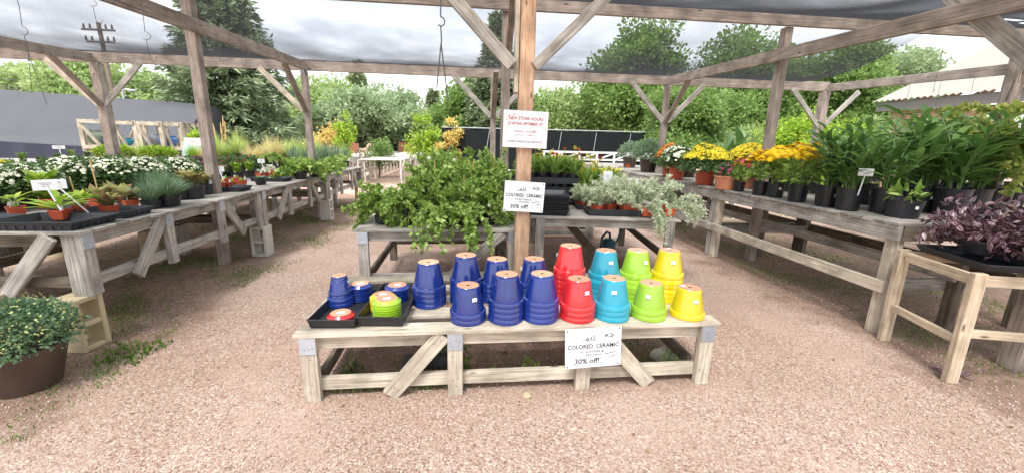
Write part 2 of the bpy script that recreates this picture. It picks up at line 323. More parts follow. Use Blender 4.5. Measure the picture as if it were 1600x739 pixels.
# ------------------------------------------------------------------ ground
def ground_mat():
    m, t, b = newmat('pink_gravel'); l = t.links.new; tc = nn('ShaderNodeTexCoord', t); P = tc.outputs['Object']
    v = nn('ShaderNodeTexVoronoi', t); v.inputs['Scale'].default_value = 105; l(P, v.inputs['Vector'])
    v2 = nn('ShaderNodeTexVoronoi', t); v2.inputs['Scale'].default_value = 210; l(P, v2.inputs['Vector'])
    sp = nn('ShaderNodeSeparateColor', t); l(v.outputs['Color'], sp.inputs[0])
    r = nn('ShaderNodeValToRGB', t); e = r.color_ramp.elements; e[0].color = (.28,.17,.13,1); e[1].color = (.78,.68,.6,1)
    for p, c in ((.2,(.43,.295,.235)),(.45,(.5,.365,.295)),(.7,(.55,.415,.34)),(.88,(.63,.51,.43))): k = e.new(p); k.color = (*c, 1)
    l(sp.outputs[0], r.inputs['Fac'])
    sand = nn('ShaderNodeTexNoise', t); sand.inputs['Scale'].default_value = 1.3; sand.inputs['Detail'].default_value = 7; sand.inputs['Roughness'].default_value = .6; l(P, sand.inputs['Vector'])
    sr = nn('ShaderNodeValToRGB', t); sr.color_ramp.elements[0].position = .47; sr.color_ramp.elements[1].position = .68; l(sand.outputs['Fac'], sr.inputs['Fac'])
    sf = nn('ShaderNodeMath', t, operation='MULTIPLY'); sf.inputs[1].default_value = .75; l(sr.outputs[0], sf.inputs[0])
    m1 = nn('ShaderNodeMix', t, data_type='RGBA'); m1.inputs['B'].default_value = (.56,.41,.335,1); l(sf.outputs[0], m1.inputs['Factor']); l(r.outputs[0], m1.inputs['A'])
    bg1 = nn('ShaderNodeTexNoise', t); bg1.inputs['Scale'].default_value = .55; bg1.inputs['Detail'].default_value = 8; bg1.inputs['Roughness'].default_value = .62; l(P, bg1.inputs['Vector'])
    bgr = nn('ShaderNodeValToRGB', t); bgr.color_ramp.elements[0].position = .36; bgr.color_ramp.elements[0].color = (.84,.79,.73,1); bgr.color_ramp.elements[1].position = .62; bgr.color_ramp.elements[1].color = (1.08,1.07,1.06,1); l(bg1.outputs['Fac'], bgr.inputs['Fac'])
    m1b = nn('ShaderNodeMix', t, data_type='RGBA', blend_type='MULTIPLY'); m1b.inputs['Factor'].default_value = 1; l(m1.outputs['Result'], m1b.inputs['A']); l(bgr.outputs[0], m1b.inputs['B'])
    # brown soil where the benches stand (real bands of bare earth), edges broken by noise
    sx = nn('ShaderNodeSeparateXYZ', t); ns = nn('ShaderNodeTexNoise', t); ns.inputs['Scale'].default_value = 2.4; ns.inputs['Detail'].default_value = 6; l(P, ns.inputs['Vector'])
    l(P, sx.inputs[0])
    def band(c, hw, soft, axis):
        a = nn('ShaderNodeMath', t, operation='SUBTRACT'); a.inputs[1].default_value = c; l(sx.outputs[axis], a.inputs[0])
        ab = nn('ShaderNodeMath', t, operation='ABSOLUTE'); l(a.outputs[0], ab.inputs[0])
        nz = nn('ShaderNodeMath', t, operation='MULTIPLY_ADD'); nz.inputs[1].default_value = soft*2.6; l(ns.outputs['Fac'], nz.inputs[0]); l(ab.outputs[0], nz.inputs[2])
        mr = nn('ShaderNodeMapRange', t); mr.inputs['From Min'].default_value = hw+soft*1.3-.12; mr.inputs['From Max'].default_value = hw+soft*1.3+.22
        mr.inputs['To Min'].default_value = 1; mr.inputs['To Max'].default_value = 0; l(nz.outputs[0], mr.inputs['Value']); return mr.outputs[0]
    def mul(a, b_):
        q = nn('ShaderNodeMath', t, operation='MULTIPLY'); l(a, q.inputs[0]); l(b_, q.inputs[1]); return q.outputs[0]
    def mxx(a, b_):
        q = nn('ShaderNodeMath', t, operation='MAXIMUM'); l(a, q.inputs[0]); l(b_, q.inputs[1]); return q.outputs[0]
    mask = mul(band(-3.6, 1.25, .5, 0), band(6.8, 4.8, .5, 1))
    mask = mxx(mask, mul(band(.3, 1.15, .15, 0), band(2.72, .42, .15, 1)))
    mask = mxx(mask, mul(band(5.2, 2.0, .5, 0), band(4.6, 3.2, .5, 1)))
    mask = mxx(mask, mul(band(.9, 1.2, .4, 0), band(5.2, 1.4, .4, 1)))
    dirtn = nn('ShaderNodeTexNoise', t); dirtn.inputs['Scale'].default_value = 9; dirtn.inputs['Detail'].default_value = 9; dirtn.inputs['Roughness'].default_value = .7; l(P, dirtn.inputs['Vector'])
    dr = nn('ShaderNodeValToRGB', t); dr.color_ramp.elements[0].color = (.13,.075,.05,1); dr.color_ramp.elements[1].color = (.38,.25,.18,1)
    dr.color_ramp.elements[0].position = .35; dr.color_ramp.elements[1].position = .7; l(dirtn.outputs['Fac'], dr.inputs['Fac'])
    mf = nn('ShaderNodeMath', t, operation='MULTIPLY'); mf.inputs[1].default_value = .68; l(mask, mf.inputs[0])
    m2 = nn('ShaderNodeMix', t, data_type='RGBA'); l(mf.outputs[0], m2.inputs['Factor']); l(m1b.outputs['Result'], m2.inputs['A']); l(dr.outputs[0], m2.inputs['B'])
    l(m2.outputs['Result'], b.inputs['Base Color']); b.inputs['Roughness'].default_value = .95; b.inputs['Specular IOR Level'].default_value = .15
    ad = nn('ShaderNodeMath', t, operation='ADD'); l(v.outputs['Distance'], ad.inputs[0]); l(v2.outputs['Distance'], ad.inputs[1])
    bp = nn('ShaderNodeBump', t); bp.inputs['Strength'].default_value = .9; bp.inputs['Distance'].default_value = .006; bp.invert = True
    l(ad.outputs[0], bp.inputs['Height']); l(bp.outputs[0], b.inputs['Normal'])
    return m
g = MB(); g.v = [Vector(p) for p in ((-300,-60,0),(300,-60,0),(300,400,0),(-300,400,0))]; g.face((0,1,2,3))
tag(g.build('ground', ground_mat()), kind='structure')
PEB = leaf('loose_stone', [(.3,.18,.15),(.45,.3,.25),(.55,.4,.34),(.62,.52,.45),(.5,.39,.31)], .9, 0.0, .2)
N = 70000
py_ = .75+RN.random(N)**1.5*4.4; px_ = (RN.random(N)*2-1)*(1.1+py_*1.25)
keep = RN.random(N) < .55+.45*np.sin(px_*2.1+1.3*np.sin(py_*1.9))*np.cos(py_*1.7)
px_, py_ = px_[keep], py_[keep]; n = len(px_); sz = .0035+RN.random(n)**2.2*.009
ax = rs(n); ax[:, 2] *= .3
V, Fc = inst(T_OCT, np.stack([px_, py_, sz*.22], 1), ax, UP+rs(n)*.25, sz*1.25, sz*(1.1+RN.random(n)*.9)); V[:, 2] = np.maximum(V[:, 2], -.002)
tag(arr('loose_gravel', V, Fc, PEB), 'loose pink and pale stones scattered on the path', 'gravel', kind='stuff')

# ------------------------------------------------------------------ shade structure
sh = E('shade_structure', (0,0,0), 0, 'tall timber frame with posts, knee braces and black shade cloth over the benches', 'shade structure')
def bz(y): return 2.45+.032*y
def wpart(name, p0, p1, w_, h_, mat=WT, side=None, bev=.004, parent=None):
    mb = MB(); mb.beam(p0, p1, w_, h_, side); return mb.build(name, mat, parent or sh, bev=bev)
PX = {'a': -6.32, 'b': -2.95, 'c': .43, 'd': 3.84, 'e': 7.2}
for k, x in PX.items():
    wd = .14 if k in 'ae' else .1
    wpart('post', (x, 8.0, 0), (x, 8.0, 2.66), wd, wd)
for k in 'bcd': wpart('post', (PX[k]-(.02 if k == 'c' else 0), 5.0, 0), (PX[k]-(.02 if k == 'c' else 0), 5.0, 2.94), .1, .1)
for k in 'ae': wpart('post', (PX[k], 5.0, 0), (PX[k], 5.0, 2.94), .14, .14)
wpart('post', (.455, 3.5, 0), (.455, 3.5, 3.0), .12, .13, WO, bev=.008)
wpart('post_splint', (.372, 3.5, 1.9), (.372, 3.5, 3.0), .036, .09, WL)
wpart('post', (3.9, 2.25, 0), (3.9, 2.25, 2.95), .12, .12)
wpart('post', (-3.0, 2.0, 0), (-3.0, 2.0, 2.95), .12, .12)
# long beams running away from the camera
for x, y0, side in ((PX['b']+.075, 1.2, 1), (PX['d']-.075, 1.8, -1), (PX['a'], 4.2, 1), (PX['e'], 4.5, 1)):
    wpart('beam', (x, y0, bz(y0)), (x, 7.94, bz(8)+.02), .045, .14, WT)
wpart('beam', (-3.05, 4.93, 3.0), (8.6, 4.93, 3.0), .045, .12, WT)
wpart('beam', (-11, 8.0, 2.755), (-2.95, 8.0, 2.755), .05, .18, WT); wpart('beam', (-2.95, 8.0, 2.755), (3.84, 8.0, 2.755), .05, .18, WT); wpart('beam', (3.84, 8.0, 2.755), (7.26, 8.0, 2.755), .05, .18, WT)
# knee braces
for k in 'abcde':
    x = PX[k]
    if k != 'b' or True: wpart('knee_brace', (x-.04, 7.96, 1.97), (x-.74, 7.96, 2.68), .04, .09, WL if k in 'ab' else WG, (0,1,0))
    if k in 'acde': wpart('knee_brace', (x+.04, 7.96, 1.97), (x+.72, 7.96, 2.68), .04, .09, WG, (0,1,0))
    if k != 'e': wpart('knee_brace', (x+.0, 7.94, 1.97), (x+.0, 7.2, 2.66), .09, .04, WT, (1,0,0))
wpart('knee_brace', (.33, 3.43, 2.1), (-.42, 3.43, 2.86), .04, .1, WG, (0,1,0)); wpart('knee_brace', (.51, 3.43, 2.1), (1.3, 3.43, 2.86), .04, .085, WG, (0,1,0))
wpart('knee_brace', (.43, 4.93, 2.45), (.43, 4.4, 2.98), .07, .04, WT, (1,0,0))
wpart('knee_brace', (3.88, 2.35, 1.88), (3.76, 3.16, 2.72), .04, .125, WG, (1,0,0))
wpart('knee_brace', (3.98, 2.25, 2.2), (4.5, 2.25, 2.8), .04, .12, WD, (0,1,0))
for (x, y, z) in ((-2.86, 4.94, bz(5)), (-2.915, 7.92, 2.66), (3.78, 4.94, bz(5)), (3.8, 7.92, 2.66)):
    MB().box((x, y, z), (.012, .09, .1)).build('joist_hanger', ZN, sh)
# shade cloth: woven mesh, more opaque at grazing angles because the threads have thickness
def cloth_mat(CLOTH_K, nm='black_shade_cloth'):
    m, t, b = newmat(nm); l = t.links.new
    g = nn('ShaderNodeNewGeometry', t); dt = nn('ShaderNodeVectorMath', t, operation='DOT_PRODUCT'); l(g.outputs['Incoming'], dt.inputs[0]); l(g.outputs['Normal'], dt.inputs[1])
    ab = nn('ShaderNodeMath', t, operation='ABSOLUTE'); l(dt.outputs['Value'], ab.inputs[0])
    mxm = nn('ShaderNodeMath', t, operation='MAXIMUM'); mxm.inputs[1].default_value = .02; l(ab.outputs[0], mxm.inputs[0])
    tc = nn('ShaderNodeTexCoord', t); n = nn('ShaderNodeTexNoise', t); n.inputs['Scale'].default_value = 120; n.inputs['Detail'].default_value = 3; n.inputs['Roughness'].default_value = .8; l(tc.outputs['Object'], n.inputs['Vector'])
    n_b = nn('ShaderNodeTexNoise', t); n_b.inputs['Scale'].default_value = 1.2; l(tc.outputs['Object'], n_b.inputs['Vector'])
    a1 = nn('ShaderNodeMath', t, operation='ADD'); l(n.outputs['Fac'], a1.inputs[0]); l(n_b.outputs['Fac'], a1.inputs[1])
    k = nn('ShaderNodeMapRange', t); k.inputs['From Min'].default_value = .45; k.inputs['From Max'].default_value = 1.55; k.inputs['To Min'].default_value = -.0; k.inputs['To Max'].default_value = -CLOTH_K*2; l(a1.outputs[0], k.inputs['Value'])
    dv = nn('ShaderNodeMath', t, operation='DIVIDE'); l(k.outputs[0], dv.inputs[0]); l(mxm.outputs[0], dv.inputs[1])
    ex = nn('ShaderNodeMath', t, operation='EXPONENT'); l(dv.outputs[0], ex.inputs[0])
    tr = nn('ShaderNodeBsdfTransparent', t); b.inputs['Base Color'].default_value = (.03,.031,.036,1); b.inputs['Roughness'].default_value = .8
    tl = nn('ShaderNodeBsdfTranslucent', t); tl.inputs['Color'].default_value = (.035,.036,.042,1); ad = nn('ShaderNodeMixShader', t); ad.inputs[0].default_value = .5
    l(b.outputs[0], ad.inputs[1]); l(tl.outputs[0], ad.inputs[2])
    ms = nn('ShaderNodeMixShader', t); l(ex.outputs[0], ms.inputs[0]); l(ad.outputs[0], ms.inputs[1]); l(tr.outputs[0], ms.inputs[2])
    l(ms.outputs[0], t.nodes['Material Output'].inputs['Surface']); return m
CM = cloth_mat(.3); CM2 = cloth_mat(.55, 'dense_shade_cloth')
def cloth(name, x0, x1, y0, y1, z0, z1, sag, skew, edge=None, nx=90, ny=26, holes=(), par=None, mat=None):
    V = []; Fs = []
    for i in range(nx+1):
        for j in range(ny+1):
            t = j/ny; y = y0+(y1-y0)*t; xe = x1 if edge is None else x1+edge*t
            x = x0+(xe-x0)*i/nx
            s = sag*(1+.25*math.sin(x*1.7+.6)+.12*math.sin(x*4.1))*math.sin(math.pi*t**skew)
            z = z0+(z1-z0)*t-s+.012*math.sin(x*7+t*9)*math.sin(math.pi*t)
            if par: z = min(3.1, par+.68*(t-.78)**2+(.012*math.sin(x*1.9)+.006*math.sin(x*6+t*7))*math.sin(math.pi*t))
            V.append((x, y, z))
    for i in range(nx):
        for j in range(ny):
            if any(i0 <= i < i1 and j0 <= j < j1 for i0, i1, j0, j1 in holes): continue
            a = i*(ny+1)+j; Fs.append((a, a+ny+1, a+ny+2, a+1))
    return arr(name, np.array(V), np.array(Fs), mat or CM, sh, smooth=True)
cloth('shade_cloth', -11, 6.1, 5.0, 8.0, 3.08, 2.86, .235, 1.9, edge=.55, par=2.797, ny=34)
cloth('shade_cloth', -3.2, 8.4, 1.6, 4.98, 3.06, 3.08, .25, 1.0, nx=90, ny=44, holes=((71,73,36,37),(74,77,37,38),(78,81,38,39),(72,73,33,34)), mat=CM2)
cloth('shade_cloth', -11, 8.4, -2.5, 1.6, 3.08, 3.06, .2, 1.0, nx=50, ny=20)
cloth('shade_cloth', -11, -3.2, 1.6, 4.98, 3.06, 3.08, .2, 1.0, nx=50, ny=20)
# hanging wires with hooks
def hook(x, y, zt, zb, label, fork=False, r=.0022):
    mb = MB(); zm = zb+.22
    mb.tube([(0,0,zt), (.008,.003,(zt+zm)/2), (0,0,zm)], r, 5)
    h = [(0,0,zm)]+[(.03*math.sin(a), 0, zm-.03+.03*math.cos(a)) for a in (0.6,1.4,2.2,3.0,3.8)]; mb.tube(h, r, 5)
    mb.tube([(0,0,zm-.06), (.004,0,zb+.05)], r, 5)
    if fork: mb.tube([(0,0,zb+.05), (-.035,0,zb-.25)], r, 5); mb.tube([(0,0,zb+.05), (.045,0,zb-.33)], r, 5)
    else: mb.tube([(.004,0,zb+.05), (.02,0,zb), (.04,0,zb+.02), (.045,0,zb+.05)], r, 5)
    o = mb.build('wire_hook', WIRE, None, (x, y, 0), random.uniform(0,1)); tag(o, label, 'hook', 'wire hooks hanging from the timber beams')
hk = [((25,0),(45,92),3.6,'long forked wire hanging at the far left top corner'), ((143,0),(150,40),4.5,'short wire hanging above the utility pole'), ((218,0),(235,98),3.6,'wire with double hook hanging left of the tall left post'),
      ((337,50),(342,100),5.2,'thin wire hook just right of the tall left post'), ((373,62),(378,105),5.8,'thin wire hook on the beam left of the spruce top'), ((55,72),(60,96),7.2,'small wire on the far left beam'), ((113,84),(116,100),7.6,'tiny wire at the end of the far left beam'),
      ((1478,60),(1459,145),5.3,'long wire with open hook hanging in the gap beside the shade cloth edge'), ((1425,120),(1411,165),6.2,'thin wire hanging over the shed roof, left of the other two'), ((1475,112),(1464,165),5.9,'thin wire hanging over the middle of the shed roof'), ((1528,106),(1512,175),5.5,'thin wire hanging over the right of the shed roof'), ((1598,100),(1585,130),4.7,'hook hanging by the far right post'),
      ((1297,125),(1292,150),7.4,'small wire near the right rear post'), ((1370,128),(1366,142),7.0,'small wire on the outer right beam')]
for (a, b_, y, lb) in hk:
    p = aty(*a, y); q = aty(*b_, y); hook(p[0], y, p[2]+(.1 if a[1] == 0 else .02), q[2], lb, fork=lb.startswith('long forked'))
p = aty(688, 0, 3.1); q = aty(690, 80, 3.1); hook(p[0], 3.1, p[2]+.35, q[2], 'long grey forked hanger wire left of the middle post', True, .005)

# ------------------------------------------------------------------ benches
ru_ = random.uniform
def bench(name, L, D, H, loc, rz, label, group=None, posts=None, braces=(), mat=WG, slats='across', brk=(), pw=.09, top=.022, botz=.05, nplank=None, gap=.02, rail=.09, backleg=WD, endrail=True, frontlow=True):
    """local x = length, y = depth (0 = the side that faces the path)"""
    b = E(name, loc, rz, label, 'bench', group); posts = posts or [0, L]
    zt = H-top
    for i, x in enumerate(posts):
        e = i in (0, len(posts)-1); xc = min(max(x, pw/2), L-pw/2)
        lg = MB().beam((xc, .0, 0), (xc, .0, zt-.001), pw, .038, (1,0,0))
        for zz in (botz+.02, botz+.055, zt-.14): lg.box((xc+ru_(-.025,.025), -.0195, zz+ru_(-.008,.008)), (.006, .002, .006), 1)
        lg.build('leg', [mat, INK], b, bev=.003)
        if e:
            s_ = 1 if i == 0 else -1
            MB().beam((xc-s_*(pw/2-.019), .065, 0), (xc-s_*(pw/2-.019), .065, zt-.002), .038, .09, (1,0,0)).build('leg', mat, b, bev=.003)
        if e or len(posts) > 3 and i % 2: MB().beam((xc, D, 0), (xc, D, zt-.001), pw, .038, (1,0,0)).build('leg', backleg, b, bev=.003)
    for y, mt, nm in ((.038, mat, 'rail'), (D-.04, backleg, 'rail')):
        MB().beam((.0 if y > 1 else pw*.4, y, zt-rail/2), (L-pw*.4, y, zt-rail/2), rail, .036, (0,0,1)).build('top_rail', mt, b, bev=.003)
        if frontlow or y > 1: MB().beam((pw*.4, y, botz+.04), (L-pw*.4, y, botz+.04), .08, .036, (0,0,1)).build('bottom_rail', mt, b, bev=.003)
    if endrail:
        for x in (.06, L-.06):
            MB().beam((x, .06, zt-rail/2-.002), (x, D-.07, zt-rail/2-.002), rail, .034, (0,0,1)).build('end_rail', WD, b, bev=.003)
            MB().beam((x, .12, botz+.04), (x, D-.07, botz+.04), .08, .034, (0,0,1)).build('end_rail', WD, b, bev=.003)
    for (xa, xb) in braces:      # xa bottom, xb top
        br = MB().beam((xa, -.002, botz-.035), (xb, -.002, zt-.012), .095, .03, (1,0,0))
        for t_ in (.1,.14,.87,.92): br.box((xa+(xb-xa)*t_+ru_(-.02,.02), -.018, (botz-.035)+(zt-.012-botz+.035)*t_), (.006, .002, .006), 1)
        br.build('brace', [mat, INK], b, bev=.003)
    t = MB()
    if slats == 'across':
        x = -.02
        while x < L-.03:
            wd = random.choice((.085, .09, .09, .095)); wd = min(wd, L+.02-x)
            t.beam((x+wd/2, -.035+random.uniform(-.012,.008), H-top/2), (x+wd/2+random.uniform(-.004,.004), D+.03, H-top/2+random.uniform(-.002,.002)), wd, top, (1,0,0)); x += wd+gap*random.uniform(.6, 1.3)
    else:
        npk = nplank or int(D/(.11+gap)); st = D/npk
        for k in range(npk):
            y = .035+k*(D-.06)/(npk-1)
            t.beam((-.03, y, H-top/2), (L+.03, y+random.uniform(-.006,.006), H-top/2+random.uniform(-.003,.003)), .125 if nplank else st-gap, top, (0,1,0))
    t.build('slatted_top', mat, b, bev=.002)
    for x in brk:
        xc = min(max(x, pw/2), L-pw/2)
        mk = MB().box((xc, -.022, zt-.052), (.088, .004, .104))
        for i_ in range(3): mk.box((xc+ru_(-.03,.03), -.0245, zt-.052+ru_(-.04,.04)), (.005, .001, .005), 1)
        mk.build('metal_bracket', [ZN, INK], b, bev=.001)
    return b
def thirds(L): return [0, L/3+.02, L*2/3-.02, L]
FT = bench('low_bench', 2.5, .95, .43, (-.96, 2.2, 0), R_(0.6), 'low pale bench in front holding the coloured ceramic pots', posts=[0, .87, 1.66, 2.5], braces=((.48,.80),(2.1,1.76)), mat=WL, slats='along', nplank=5, gap=.04, brk=(0, .87, 2.5), backleg=WL)
for k in range(3):
    bench('plant_bench', 2.41, 1.12, .46, (-2.64, 2.93+2.44*k, .39), R_(90), ['left plant bench nearest the camera, raised on concrete blocks', 'left plant bench in the middle of its row, raised on concrete blocks', 'left plant bench farthest away, under the blade-leaved plants'][k], 'left row of plant benches', posts=thirds(2.41), braces=((.42,.78),(1.99,1.63)), brk=(0, .82, 1.59) if k == 0 else (0,))
    bench('plant_bench', 2.41, 1.2, .46, (-3.98, 2.93+2.44*k, .39), R_(90), ['second row bench on the left holding the yellow chrysanthemum, nearest the camera', 'second row bench on the left behind the tall post', 'second row bench on the left, farthest away'][k], 'left back row of plant benches', posts=thirds(2.41), braces=((.42,.78),), brk=())
nb = [o for o in bpy.data.objects if str(o.get('label','')).startswith('left plant bench nearest')][0]
MB().beam((-.012, .5, .02), (-.012, .16, .43), .03, .095, (1,0,0)).build('brace', WG, nb, bev=.003)
pl = E('wooden_pallet', (-3.4, 2.75, .32), R_(25), 'weathered wooden pallet end lying at the left picture edge behind the potted chrysanthemum', 'pallet')
for y in (-.3, 0, .3): MB().beam((-.55, y, .045), (.3, y, .045), .09, .04, (0,0,1)).build('stringer', WL, pl, bev=.003)
pt = MB()
for k in range(7): pt.beam((-.5+k*.125, -.33, .1), (-.5+k*.125, .33, .1), .09, .018, (1,0,0))
pt.build('deck_boards', WL, pl, bev=.002)
for x in (-.4,.2): MB().beam((x, .2, -.32), (x, .2, .0), .07, .07, (1,0,0)).build('leg', WD, pl)
bench('plant_bench', 1.44, 1.5, .72, (-1.0, 3.62, 0), R_(1), 'grey bench behind the blue pots carrying the leafy vines', posts=[0, 1.44], braces=((.72,1.3),), brk=(0, 1.44), botz=.22, slats='along', backleg=WD)
# bench right of the middle post
bench('plant_bench', 1.5, 1.9, .76, (.66, 4.12, 0), R_(-7), 'grey slatted bench right of the middle post, holding trays of silvery plants', posts=[.07, 1.43], slats='along', gap=.012, botz=.3, backleg=WD, frontlow=False)
cbx = bpy.data.objects[-1] if False else None
MB().beam((1.05, 4.9, .62), (1.62, 4.35, .05), .09, .035, (0,0,1)).build('brace', WD, [o for o in bpy.data.objects if str(o.get('label','')).startswith('grey slatted bench right')][0]).matrix_parent_inverse = Matrix.Translation((-.66,-4.12,0))
# right benches
for k in range(4):
    b = E('plant_bench', (3.4, 2.82+2.46*k, 0), 0, ['right plant bench nearest the camera under the tall green plants', 'right plant bench in the middle of its row, under the potted chrysanthemums', 'third right plant bench, under the blue-green chrysanthemums', 'right plant bench farthest away'][k], 'bench', 'right row of plant benches')
    H, L, D = .955, 2.44, 1.35
    for y in (.04, L-.045):
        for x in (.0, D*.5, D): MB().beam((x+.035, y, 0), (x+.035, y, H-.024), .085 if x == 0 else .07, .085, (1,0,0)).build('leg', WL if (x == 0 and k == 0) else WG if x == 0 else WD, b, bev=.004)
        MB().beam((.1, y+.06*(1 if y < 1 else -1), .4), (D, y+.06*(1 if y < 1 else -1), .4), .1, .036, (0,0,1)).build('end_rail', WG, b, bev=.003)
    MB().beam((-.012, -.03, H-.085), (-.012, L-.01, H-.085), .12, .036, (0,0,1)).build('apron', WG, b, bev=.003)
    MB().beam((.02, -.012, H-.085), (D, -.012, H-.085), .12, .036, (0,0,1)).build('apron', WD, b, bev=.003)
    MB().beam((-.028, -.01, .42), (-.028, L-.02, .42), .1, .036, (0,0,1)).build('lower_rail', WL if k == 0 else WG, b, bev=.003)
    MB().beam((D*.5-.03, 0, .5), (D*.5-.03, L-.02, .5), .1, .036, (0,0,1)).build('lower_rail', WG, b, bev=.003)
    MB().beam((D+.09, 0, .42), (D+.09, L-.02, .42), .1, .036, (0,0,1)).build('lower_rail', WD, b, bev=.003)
    t = MB(); y = -.03
    while y < L-.06:
        wd = .088; t.beam((-.05+random.uniform(-.012,.01), y+wd/2, H-.012), (D+.06, y+wd/2+random.uniform(-.006,.006), H-.012), wd, .022, (0,1,0)); y += wd+.022
    t.build('slatted_top', WG, b, bev=.002)
# trestle on the right
st = E('small_table', (3.2, 2.12, 0), 0, 'small fresh pine table at the right edge carrying the purple trailing plants', 'table')
u = Vector((.25, .97, 0)).normalized(); v_ = Vector((.97, -.25, 0)).normalized(); Ls, Ds, Hs = .6, 1.1, .77
cs = [Vector((0,0,0)), u*Ls, u*Ls+v_*Ds, v_*Ds]
for i, p in enumerate(cs): MB().beam(p+Vector((.012*(i < 2),0,0)), p+Vector((0,0,Hs-.001)), .075, .045, v_).build('leg', WY, st, bev=.004)
for a, b_, z in ((0,1,Hs-.05),(1,2,Hs-.05),(3,2,Hs-.05),(0,3,Hs-.05),(0,1,.3),(0,3,.36)):
    p, q = cs[a], cs[b_]; dd = (q-p).normalized()*.04; MB().beam(p+dd+Vector((0,0,z)), q-dd+Vector((0,0,z)), .07 if z > .5 else .055, .03, (0,0,1)).build('rail', WY, st, bev=.003)
# ------------------------------------------------------------------ concrete blocks
def block(loc, rz, label, mat, solid=False):
    o = E('cinder_block', loc, rz, label, 'concrete block', 'concrete blocks under the left benches')
    mb = MB(); w_, h_, d_ = .19, .39, .19; t = .036
    for x in (-1, 1): mb.box((x*(w_-t)/2, 0, h_/2), (t, d_, h_))
    for z in (t/2, h_/2, h_-t/2): mb.box((0, 0, z), (w_-2*t-.002, d_-.004, t))
    mb.build('block_shell', mat, o, bev=.006)
    return o
block((-2.75, 2.945, 0), R_(80), 'tan concrete block standing on end beside the big potted chrysanthemum', CON)
block((-2.69, 5.38, 0), 0, 'pale concrete block on end under the second left bench joint', CON2)
block((-2.69, 7.82, 0), R_(90), 'concrete block on end under the third left bench joint', CON2)
block((-2.7, 10.2, 0), 0, 'concrete block at the far end of the left bench row', CON)
for i, (x, y) in enumerate(((-3.75, 3.1), (-3.78, 5.1), (-3.75, 5.45), (-3.75, 7.75), (-4.15, 3.7), (-5.1, 5.4), (-5.1,3.1), (-5.1,7.8))):
    block((x, y, 0), R_(90*(i%2)+8), ['tan block in shade under the nearest left bench, rear side', 'block on end in shade behind the second joint', 'block beside the shaded one at the second joint', 'rear block under the third left bench joint', 'block under the second row bench near the camera', 'rearmost block under the second row middle bench', 'rearmost block under the second row near bench', 'rearmost block under the second row far bench'][i], CON if i%2 else CON2)

# ------------------------------------------------------------------ ceramic pots
def pot_mesh(name, mat, rr=.112, rb=.072, h=.19, band=.036):
    o = E(name, (0,0,0))
    mb = MB()    # upside down: rim on the table, base on top
    pr = [(rr-.012, .004), (rr-.003, 0), (rr, .003), (rr-.001, band-.003), (rr-.003, band), (rr-.011, band+.002)]
    k = 7
    for i in range(1, k+1): t = i/k; pr.append((rr-.0105+(rb-rr+.0105)*t, band+.003+(h-band-.007)*t))
    pr.append((rb-.004, h)); mb.lathe(pr, 40); gb = mb.build('glazed_body', mat, o, smooth=True); es = gb.modifiers.new('crease', 'EDGE_SPLIT'); es.split_angle = R_(35)
    c = MB(); c.lathe([(rb-.004, h), (rb-.012, h+.0005), (.012, h-.001), (.0115, h-.012)], 28); c.build('clay_base', CLY, o, smooth=False)
    hol = MB(); hol.lathe([(.0115, h-.002), (.001, h-.002)], 16); hol.build('drain_hole', INK, o)
    return o
def sticker(par, ang, z, r, s=1):
    mb = MB(); w_, h_ = .03*s, .021*s; a = ang; c = Vector((math.cos(a)*r, math.sin(a)*r, z)); tn = Vector((-math.sin(a), math.cos(a), 0)); up = Vector((-math.cos(a)*.25, -math.sin(a)*.25, 1)).normalized(); nr = tn.cross(up)
    mb.beam(c-tn*w_/2, c+tn*w_/2, h_, .0015, up, 0)
    cc = c+nr*.0014
    for i in range(6): x = -.002+i*.0024*s; mb.beam(cc+tn*x-up*.005, cc+tn*x+up*.001, .0011, .0006, tn, 1)
    return mb.build('price_sticker', [WHT, INK], par)
POTS = {}
COLN = {'b': ('cobalt blue', GB), 'r': ('bright red', GR), 'c': ('turquoise', GC), 'g': ('lime green', GG), 'y': ('yellow', GY)}
POTS = {}
def pot_at(c, loc, rz, label, group, s=1):
    if c not in POTS:
        o = pot_mesh('ceramic_pot', COLN[c][1]); POTS[c] = o; o.location = loc; o.rotation_euler = (0,0,rz); o.scale = (s,)*3; tag(o, label, 'flower pot', group)
        KIDS[o.name] = [(q, []) for q in o.children]; return o
    return dup(POTS[c], loc, rz, s, label, group)
TZ = .432
stacks = [  # colour, px centre, px top, y row, sticker angle(deg from facing camera) or None, where
 ('b',731,450,2.335,25,'short front stack at the left'), ('b',792,428,2.335,None,'front stack left of the middle'), ('b',847,427,2.335,None,'front stack touching the red pots'),
 ('r',905,436,2.335,35,'front red stack'), ('c',960,435,2.335,5,'front turquoise stack'), ('g',1018,440,2.335,-5,'front green stack'), ('y',1079,437,2.335,30,'front yellow stack'),
 ('b',670,411,2.60,None,'back stack beside the black trays'), ('b',728,399,2.64,None,'tallest blue back stack'), ('b',777,405,2.66,None,'back stack half hidden at the middle'), ('b',835,402,2.66,-70,'back stack by the wooden post'),
 ('r',892,383,2.62,-80,'tall red back stack'), ('c',947,389,2.62,25,'tall turquoise back stack'), ('g',997,389,2.62,40,'tall green back stack'), ('y',1046,394,2.62,20,'tall yellow back stack')]
PS = 1.0; STEP = .0335
